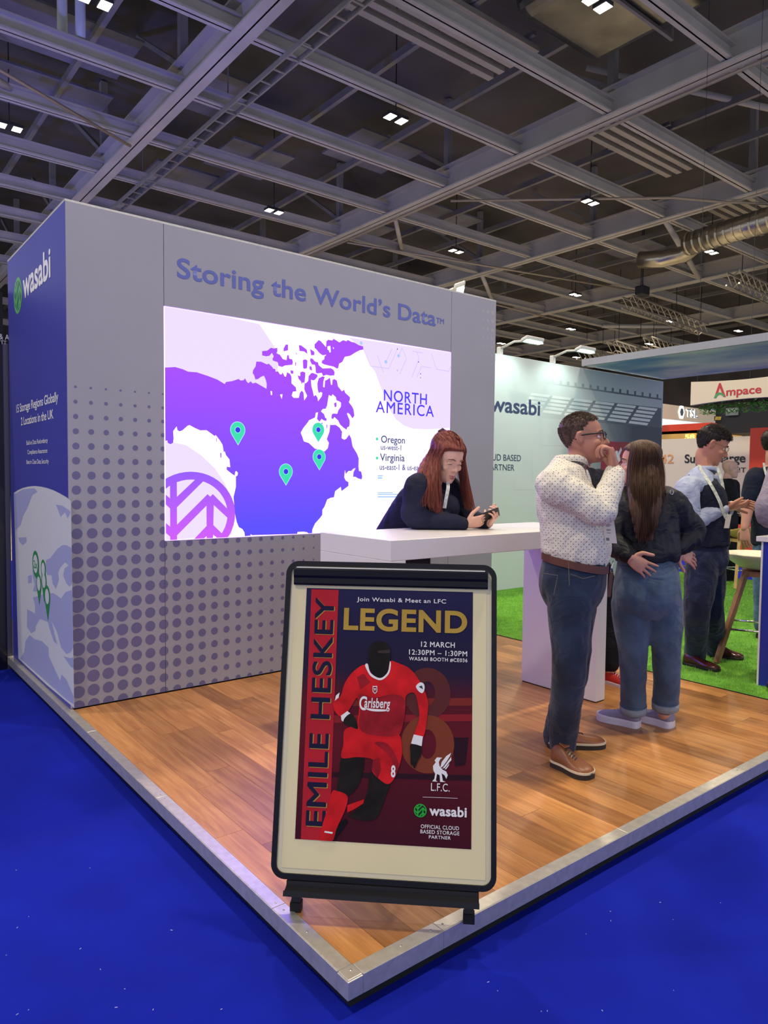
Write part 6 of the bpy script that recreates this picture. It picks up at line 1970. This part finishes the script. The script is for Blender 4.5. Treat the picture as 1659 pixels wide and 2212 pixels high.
shoe(pv, fl0, fl1, TURF_Z, M_ox, M_oxs, wid=1.05, hgt=.95, sole=.020, lace=M_oxs)
M_lany = mat('lanyard_pale', '#dcdfd0', rough=.6, var=.2, vscale=40, dark='#a4ad98')
ly = thing('lanyard', 'pale lanyard and badge round the neck of the man in the waistcoat', 'lanyard')
lanyard(ly, [A(1510, 1004, -.06), A(1516, 1018, -.11), A(1536, 1048, -.20), A(1553, 1080, -.215), A(1563, 1108, -.21), A(1569, 1120, -.20)], M_lany, .022, 'ribbon')
lanyard(ly, [A(1549, 1010, -.06), A(1558, 1035, -.09), A(1566, 1080, -.13), A(1570, 1118, -.19)], M_lany, .022, 'ribbon')
MB().obox(A(1572, 1126, -.20), SR * .018, (UP - SR * -.15).normalized() * .05, SCM * .002).build('badge', M_card, ly)
glasses(pv, h3, mat('glasses_wire', '#8a7a5a', rough=.3, metal=.8), M_lens, .025, .018, .0012, 'thin wire glasses of the man in the waistcoat')

# ---- a plain standing figure for people who show only in part
def stander(label, d0, P, f, hf, skin, top, legs, shoes, floor_z, hair=None, k=1.0, head_k=1.05, hands=None, amp=.012, short=None, seed=1.0, sleeves=True, shoe_pts=None, top_name='jacket'):
    p = thing('person', label, 'person')
    A_ = at(d0)
    lat_ = f.cross(UP).normalized()
    g = lambda n: A_(*P[n])
    h = HeadFrame(g('head'), hf, UP + f * .05, head_k)
    J_ = {n: g(n) for n in P if n != 'head'}
    c0, c1, c2, c3 = g('pelvis'), g('waist'), g('chest'), g('neck')
    S_ = dict(torso=[(c0 - UP * .10, lat_, .135, .10), (c0, lat_, .168, .13), (c1, lat_, .155, .125), (c2, lat_, .175, .13), (c2.lerp(c3, .55), lat_, .175, .11), (c2.lerp(c3, .82), lat_, .11, .08), (c3, lat_, .064, .06)])
    hs = hands or []
    link('body', make_body(J_, S_, h, .008, hs), skin, p, True)
    sh_ = MB()
    torso(sh_, [(c0 - UP * .02, lat_, .178, .142), (c1, lat_, .172, .140), (c2, lat_, .186, .140), (c2.lerp(c3, .55), lat_, .186, .118), (c2.lerp(c3, .82), lat_, .125, .088), (c3, lat_, .074, .068)])
    for s in 'rl':
        end = J_[s + 'wr'].lerp(J_[s + 'el'], .1) if sleeves else J_[s + 'sh'].lerp(J_[s + 'el'], .72)
        pts = [J_[s + 'sh'].lerp(c3, .2), J_[s + 'sh'], J_[s + 'sh'].lerp(J_[s + 'el'], .5)] + ([J_[s + 'el'], J_[s + 'el'].lerp(J_[s + 'wr'], .5), end] if sleeves else [end])
        limb(sh_, pts, ([.08, .085, .078, .068, .058, .046] if sleeves else [.08, .086, .080, .076]))
    garment(top_name, sh_, top, p, .011, 2, amp, 8.0, seed)
    tr2 = MB()
    torso(tr2, [(c0 - UP * .14, lat_, .12, .09), (c0 - UP * .06, lat_, .166, .138), (c0 + UP * .02, lat_, .168, .138), (c1 - UP * .05, lat_, .158, .128)])
    for s in 'rl':
        limb(tr2, [J_[s + 'hp'], J_[s + 'kn'], J_[s + 'an'].lerp(J_[s + 'kn'], .06)], [.105, .080, .066])
    garment('trousers', tr2, legs, p, .011, 2, .010, 7.0, seed + 2)
    for s in 'rl':
        a = J_[s + 'an'].copy()
        a.z = floor_z
        fd = (shoe_pts or {}).get(s, f)
        shoe(p, a - fd * .08, a + fd * .20, floor_z, shoes, M_mid if shoes.name.startswith('red') else M_oxs, sole=.024, lace=(M_mid if shoes.name.startswith('red') else M_oxs))
    if hair:
        short_hair(p, h, hair, short or hl3, 900, random.Random(int(seed * 10)), .008, .018)
    return p, h, A_
M_btr = cloth('black_trousers', '#15151b', '#0c0c10')
# person in black with red shoes, behind the counter end
M_redsh = mat('red_sneaker', '#c0281c', rough=.6, var=.2, vscale=20)
fq = (SCM * .80 + SR * .6).normalized()
p5, h5, A5 = stander('person in black with bright red shoes standing behind the counter end', 4.98, dict(head=(1262, 962, 0), neck=(1260, 1012, 0), chest=(1258, 1075, 0), waist=(1258, 1150, 0), pelvis=(1262, 1205, 0), rsh=(1210, 1042, 0), rel=(1205, 1120, .05), rwr=(1232, 1185, -.05), lsh=(1296, 1042, .05), lel=(1298, 1120, .10), lwr=(1285, 1190, .0), rhp=(1240, 1230, 0), rkn=(1245, 1340, 0), ran=(1248, 1440, 0), lhp=(1290, 1230, .03), lkn=(1312, 1335, .0), lan=(1317, 1440, -.06)),
    fq, fq, SK2, cloth('black_blazer', '#1b1d28', '#10121a'), M_btr, M_redsh, 0.0, HR3, seed=2.1, hands=[((at(4.98)(1232, 1185, -.05), V((0, 0, -1)), SR, 1), {}), ((at(4.98)(1285, 1190, 0), V((0, 0, -1)), -SR, -1), {})], shoe_pts={'l': (SR * .62 + SCM * .78).normalized()})
face_parts(p5, h5, '#3a2a22', skin=SK2)
# bald man farther back
M_dkj = cloth('charcoal_jacket', '#1d1e22', '#121316')
fb = (SR * .9 + SCM * .3).normalized()
b_ = 10.0
p6, h6, A6_ = stander('bald man in a dark jacket looking down beyond the waistcoat man', b_, dict(head=(1577, 1013, 0), neck=(1571, 1034, 0), chest=(1570, 1066, 0), waist=(1570, 1103, 0), pelvis=(1570, 1130, 0), rsh=(1555, 1050, -.1), rel=(1556, 1090, -.15), rwr=(1578, 1108, -.1), lsh=(1584, 1050, .1), lel=(1588, 1090, .1), lwr=(1590, 1112, 0), rhp=(1563, 1142, 0), rkn=(1562, 1205, 0), ran=(1561, 1262, 0), lhp=(1577, 1142, 0), lkn=(1578, 1205, 0), lan=(1578, 1262, 0)),
    fb, (fb - UP * .4).normalized(), SK4, M_dkj, M_btr, M_oxs, CARPET, None, head_k=1.08, seed=3.2, hands=[((at(b_)(1578, 1108, -.1), SR, -UP, 1), {}), ((at(b_)(1590, 1112, 0), SR, -UP, -1), {})])
face_parts(p6, h6, '#5a4436', skin=SK4)
# man in the navy polo at the right edge
M_polo = cloth('navy_polo', '#20283a', '#161b2a')
fp = (SR * .55 - SCM * .80).normalized()
dp = 6.4
AP = at(dp)
hp_ = [((AP(1609, 1140, -.06), V((0, 0, -1)) + SR * .05, SR * .8 + SCM * -.4, -1), dict(curl=(18, 26, 18), k=1.22)), ((AP(1722, 1140, .05), V((0, 0, -1)), -SR, 1), {})]
ARM[0] = 1.3
p7, h7, A7 = stander('man in a navy polo and jeans at the right edge with one arm hanging down', dp, dict(head=(1672, 962, 0), neck=(1668, 1008, 0), chest=(1666, 1062, 0), waist=(1668, 1125, 0), pelvis=(1670, 1172, 0), rsh=(1632, 1032, -.03), rel=(1617, 1088, -.03), rwr=(1609, 1140, -.06), lsh=(1705, 1032, .03), lel=(1722, 1090, .05), lwr=(1722, 1140, .05), rhp=(1652, 1192, 0), rkn=(1648, 1280, 0), ran=(1645, 1355, 0), lhp=(1690, 1192, 0), lkn=(1692, 1280, 0), lan=(1694, 1355, 0)),
    fp, (SR * .85 - SCM * .45).normalized(), SK2, M_polo, denim('denim_light', '#4e6c8c', '#33506e'), M_oxs, TURF_Z, HR3, head_k=1.08, hands=hp_, seed=4.4, sleeves=False, top_name='polo_shirt')
ARM[0] = 1.0
face_parts(p7, h7, '#2d221d', skin=SK2)
ly2 = thing('lanyard', 'white lanyard round the neck of the man in the navy polo', 'lanyard')
lanyard(ly2, [AP(1650, 1000, -.06), AP(1652, 1015, -.10), AP(1662, 1050, -.16), AP(1664, 1085, -.16)], M_lany, .020, 'ribbon')
# person in the grey shirt leaning at the desk, mostly out of the frame
M_gsh = cloth('grey_shirt', '#a39aa3', '#7f7780')
dg_ = 4.72
AG = at(dg_)
fg = (SR * .35 - SCM * .94).normalized()
hg_ = [((AG(1712, 1150, .05), SR, -UP, 1), {}), ((AG(1840, 1150, .12), -SR, -UP, -1), {})]
p8, h8, A8 = stander('person in a grey shirt at the right edge leaning towards the blue desk', dg_, dict(head=(1752, 905, .05), neck=(1752, 965, .02), chest=(1752, 1040, 0), waist=(1752, 1130, 0), pelvis=(1752, 1195, 0), lsh=(1694, 1006, -.0), lel=(1652, 1108, .02), lwr=(1712, 1150, .05), rsh=(1812, 1006, 0), rel=(1858, 1100, .05), rwr=(1840, 1150, .12), lhp=(1722, 1225, 0), lkn=(1700, 1360, 0), lan=(1682, 1470, 0), rhp=(1785, 1225, 0), rkn=(1785, 1360, 0), ran=(1785, 1475, 0)),
    fg, fg, SK2, M_gsh, M_btr, M_brn, TURF_Z, HR3, head_k=1.06, hands=hg_, seed=5.5, amp=.016, top_name='shirt')
face_parts(p8, h8, '#2d221d', skin=SK2)

# ---- woman leaning on the counter with a phone
pl_ = thing('person', 'long-haired woman in a dark blazer leaning on the counter with a phone', 'person')
d4 = 4.30
A = at(d4)
fb4 = (SR * .80 + SCM * .55).normalized()
hf4 = (SR * .52 + SCM * .72 - UP * .46).normalized()
h4 = HeadFrame(A(963, 990, -.03), hf4, UP * .86 + hf4.cross(UP).cross(hf4) * 0 + (SR * .25 + SCM * .30), 1.12)
LT4 = (SR * -.45 + SCM * .85).normalized()       # her right shoulder is the one towards the viewer
zt = 1.10
J = dict(neck=A(938, 1040, .0), rsh=A(902, 1052, -.17), rel=A(893, 1118, -.17), rwr=A(1006, 1134, -.17), lsh=A(968, 1050, .13), lel=A(1000, 1116, .10), lwr=A(1056, 1134, -.08),
         rhp=A(822, 1225, .28), rkn=A(826, 1350, .30), ran=A(826, 1462, .30), lhp=A(850, 1225, .44), lkn=A(866, 1350, .46), lan=A(866, 1445, .46))
for n in ('rel', 'lel'):
    J[n].z = max(J[n].z, zt + .060)
for n in ('rwr', 'lwr'):
    J[n].z = max(J[n].z, zt + .034)
S = dict(torso=[(A(832, 1245, .36), LT4, .130, .10), (A(838, 1208, .36), LT4, .168, .130), (A(858, 1160, .28), LT4, .145, .115), (A(890, 1110, .14), LT4, .150, .118), (A(915, 1075, .03), LT4, .160, .112), (A(928, 1056, -.01), LT4, .120, .085), (A(937, 1042, 0), LT4, .058, .055)], neck=.050)
hnd = [((J['rwr'], (SR * .92 + UP * .18 - SCM * .12), (UP * .55 - SCM * .8), 1), dict(curls=[(25, 30, 20), (28, 32, 22), (30, 34, 24), (32, 36, 24)], thumb=(.6, .7, .5), k=.98)),
       ((J['lwr'], (SR * .25 + UP * .35 + SCM * .5), (-SR * .5 + UP * .5), -1), dict(curls=[(40, 50, 30)] * 4, thumb=(.5, .7, .5), k=.95))]
link('body', make_body(J, S, h4, .0062, hnd, True), SK4, pl_, True)
face_parts(pl_, h4, '#6b4636', skin=SK4, lids=1.0, lip='#b0686a')
M_blz = cloth('dark_blazer', '#22243c', '#15172a')
jk = MB()
torso(jk, [(A(836, 1222, .36), LT4, .178, .145), (A(846, 1185, .32), LT4, .165, .135), (A(868, 1145, .23), LT4, .155, .130), (A(895, 1105, .12), LT4, .164, .130), (A(916, 1075, .03), LT4, .175, .122), (A(927, 1058, -.01), LT4, .135, .094), (A(935, 1047, 0), LT4, .075, .068)])
limb(jk, [A(915, 1058, -.11), J['rsh'], J['rsh'].lerp(J['rel'], .55), J['rel'], J['rel'].lerp(J['rwr'], .5), J['rwr'].lerp(J['rel'], .06)], [.075, .080, .072, .064, .056, .046])
limb(jk, [A(955, 1055, .08), J['lsh'], J['lsh'].lerp(J['lel'], .55), J['lel'], J['lel'].lerp(J['lwr'], .5), J['lwr'].lerp(J['lel'], .10)], [.075, .078, .070, .060, .052, .042])
jk.ell(A(948, 1096, -.02), (.125, .125, .105), None, 20, 12)
garment('blazer', jk, M_blz, pl_, .009, 8, .010, 8.0, 9.1)
tr_ = MB()
torso(tr_, [(A(830, 1262, .36), LT4, .115, .09), (A(834, 1232, .36), LT4, .165, .135), (A(840, 1205, .36), LT4, .166, .132)])
for s in 'rl':
    limb(tr_, [J[s + 'hp'], J[s + 'kn'], J[s + 'an']], [.10, .072, .058])
garment('trousers', tr_, M_btr, pl_, .011, 2, .008, 7.0, 3.9)
for s in 'rl':
    a = J[s + 'an'].copy(); a.z = 0
    shoe(pl_, a - fb4 * .07, a + fb4 * .18, 0.0, M_oxs, M_oxs, sole=.02)
# lanyard
ly3 = thing('lanyard', 'pale lanyard hanging under the chin of the leaning woman', 'lanyard')
lanyard(ly3, [A(967, 1040, -.07), A(968, 1054, -.125), A(964, 1075, -.15), A(960, 1098, -.16)], mat('lanyard_white', '#c4c6cc', rough=.6, var=.3, vscale=60), .020, 'ribbon')
# hair: auburn, long, half tied back
HR4 = hair_mat('hair_auburn', '#8a4a3e', '#5a2c26', .5)
hb = MB()
ho = short_hair(pl_, h4, HR4, hl_long, 0, None, .010, .01, amp=.001)
# back and side masses of hair
back = MB()
torso(back, [(A(897, 1085, -.10), LT4, .035, .015), (A(903, 1060, -.10), LT4, .055, .03), (A(915, 1035, -.06), LT4, .075, .045), (A(930, 1010, .0), LT4, .085, .060), (h4.w(0, -.055, .10), h4.x, .078, .055), (h4.w(0, -.045, .16), h4.x, .080, .062), (h4.w(0, -.03, .21), h4.x, .062, .05)], 1.0, 22, 4, 2.1)
hm = remeshed(back, .007, 5)
for v in hm.vertices:
    v.co += v.normal * (.0012 * math.sin(v.co.dot(SR) * 380 + 3 * noise.noise(v.co * 8)))
link('hair_back', hm, HR4, ho, True)
sm = MB()
rnd = random.Random(31)
# locks that fall before the near shoulder, from the crown down to the counter
g1 = [[h4.w(.01, .02, .245), h4.w(.062, .045, .20), h4.w(.084, .045, .13), A(948, 1030, -.17), A(950, 1075, -.20), A(952, 1115, -.19)],
      [h4.w(.01, .00, .247), h4.w(.066, .02, .20), h4.w(.088, .02, .12), A(940, 1035, -.20), A(940, 1080, -.22), A(945, 1118, -.20)],
      [h4.w(.01, -.02, .247), h4.w(.068, -.01, .20), h4.w(.090, -.01, .11), A(930, 1035, -.20), A(928, 1075, -.235), A(933, 1100, -.23)],
      [h4.w(.005, -.04, .243), h4.w(.06, -.05, .20), h4.w(.085, -.05, .10), A(915, 1030, -.18), A(905, 1065, -.22), A(898, 1095, -.23)]]
strands(sm, g1, 420, .0016, .006, rnd, 5, .006)
# locks on the far side of the face
g2 = [[h4.w(-.005, .03, .245), h4.w(-.060, .055, .20), h4.w(-.082, .055, .13), A(1010, 1035, -.02), A(1018, 1080, -.02), A(1026, 1112, -.06)],
      [h4.w(-.005, .01, .247), h4.w(-.066, .02, .20), h4.w(-.088, .03, .12), A(1002, 1040, .05), A(1012, 1085, .02), A(1014, 1105, -.02)],
      [h4.w(-.005, -.02, .247), h4.w(-.068, -.02, .20), h4.w(-.088, .0, .11), A(995, 1040, .08), A(1003, 1080, .05), A(1004, 1100, .02)]]
strands(sm, g2, 340, .0016, .006, rnd, 5, .010)
g3 = [[h4.w(.05, .03, .222), h4.w(.03, -.04, .246), h4.w(.0, -.105, .205), h4.w(.0, -.115, .15), A(918, 1010, -.02), A(900, 1040, -.06), A(893, 1075, -.08)], [h4.w(-.05, .03, .222), h4.w(-.03, -.04, .246), h4.w(-.02, -.105, .20), h4.w(-.03, -.11, .14), A(935, 1015, .06), A(918, 1045, .05), A(905, 1080, .02)]]
strands(sm, g3, 320, .0015, .007, rnd, 5, .004)
g4 = [[h4.w(.0, .086, .192), h4.w(.015, .04, .243), h4.w(.02, -.03, .254), h4.w(.01, -.085, .240)], [h4.w(.03, .082, .190), h4.w(.045, .03, .232), h4.w(.04, -.04, .240), h4.w(.01, -.088, .238)], [h4.w(.056, .066, .184), h4.w(.068, .01, .214), h4.w(.060, -.05, .222), h4.w(.012, -.09, .236)], [h4.w(.072, .042, .166), h4.w(.083, -.01, .186), h4.w(.070, -.065, .200), h4.w(.015, -.095, .230)]]
strands(sm, g4, 260, .0013, .0022, rnd, 3, .001)
strands(sm, [[V(p) - h4.x * (2 * (V(p) - h4.o).dot(h4.x)) for p in g] for g in g4], 260, .0013, .0022, rnd, 3, .001)
sm.build('hair_locks', HR4, ho, smooth=True)
MB().tube([h4.w(-.03, -.085, .232), h4.w(0, -.095, .240), h4.w(.03, -.085, .232)], [.008, .012, .008], 8).build('hair_clip', mat('clip_dark', '#2a2024', rough=.4), pl_)
# phone
ph = thing('phone', 'dark smartphone held over the counter', 'phone')
pc = A(1053, 1114, -.15)
pu_ = (SR * .93 + UP * .36).normalized()
pn = (UP * .62 - SR * .25 - SCM * .65).normalized()
pv_ = pn.cross(pu_).normalized()
MB().obox(pc, pu_ * .072, pv_ * .036, pn * .0045).build('phone_case', mat('phone_black', '#1b1b22', rough=.35), ph, bevel=.003)
MB().obox(pc - pn * .0055 + pu_ * .045, pu_ * .018, pv_ * .014, pn * .0012).build('camera_bump', mat('phone_grey', '#5b5b66', rough=.3), ph)
MB().obox(pc + pn * .0048, pu_ * .066, pv_ * .032, pn * .0004).build('display', mat('phone_display', '#9fb2c8', rough=.1, emit=.6), ph)
MB().tube([J['rwr'] + SR * .093 + SCM * .012 + UP * .015, J['rwr'] + SR * .093 + SCM * .016 + UP * .009], .004, 8).build('ring', mat('gold_ring', '#e2c27a', rough=.2, metal=1), pl_)

finish_text()
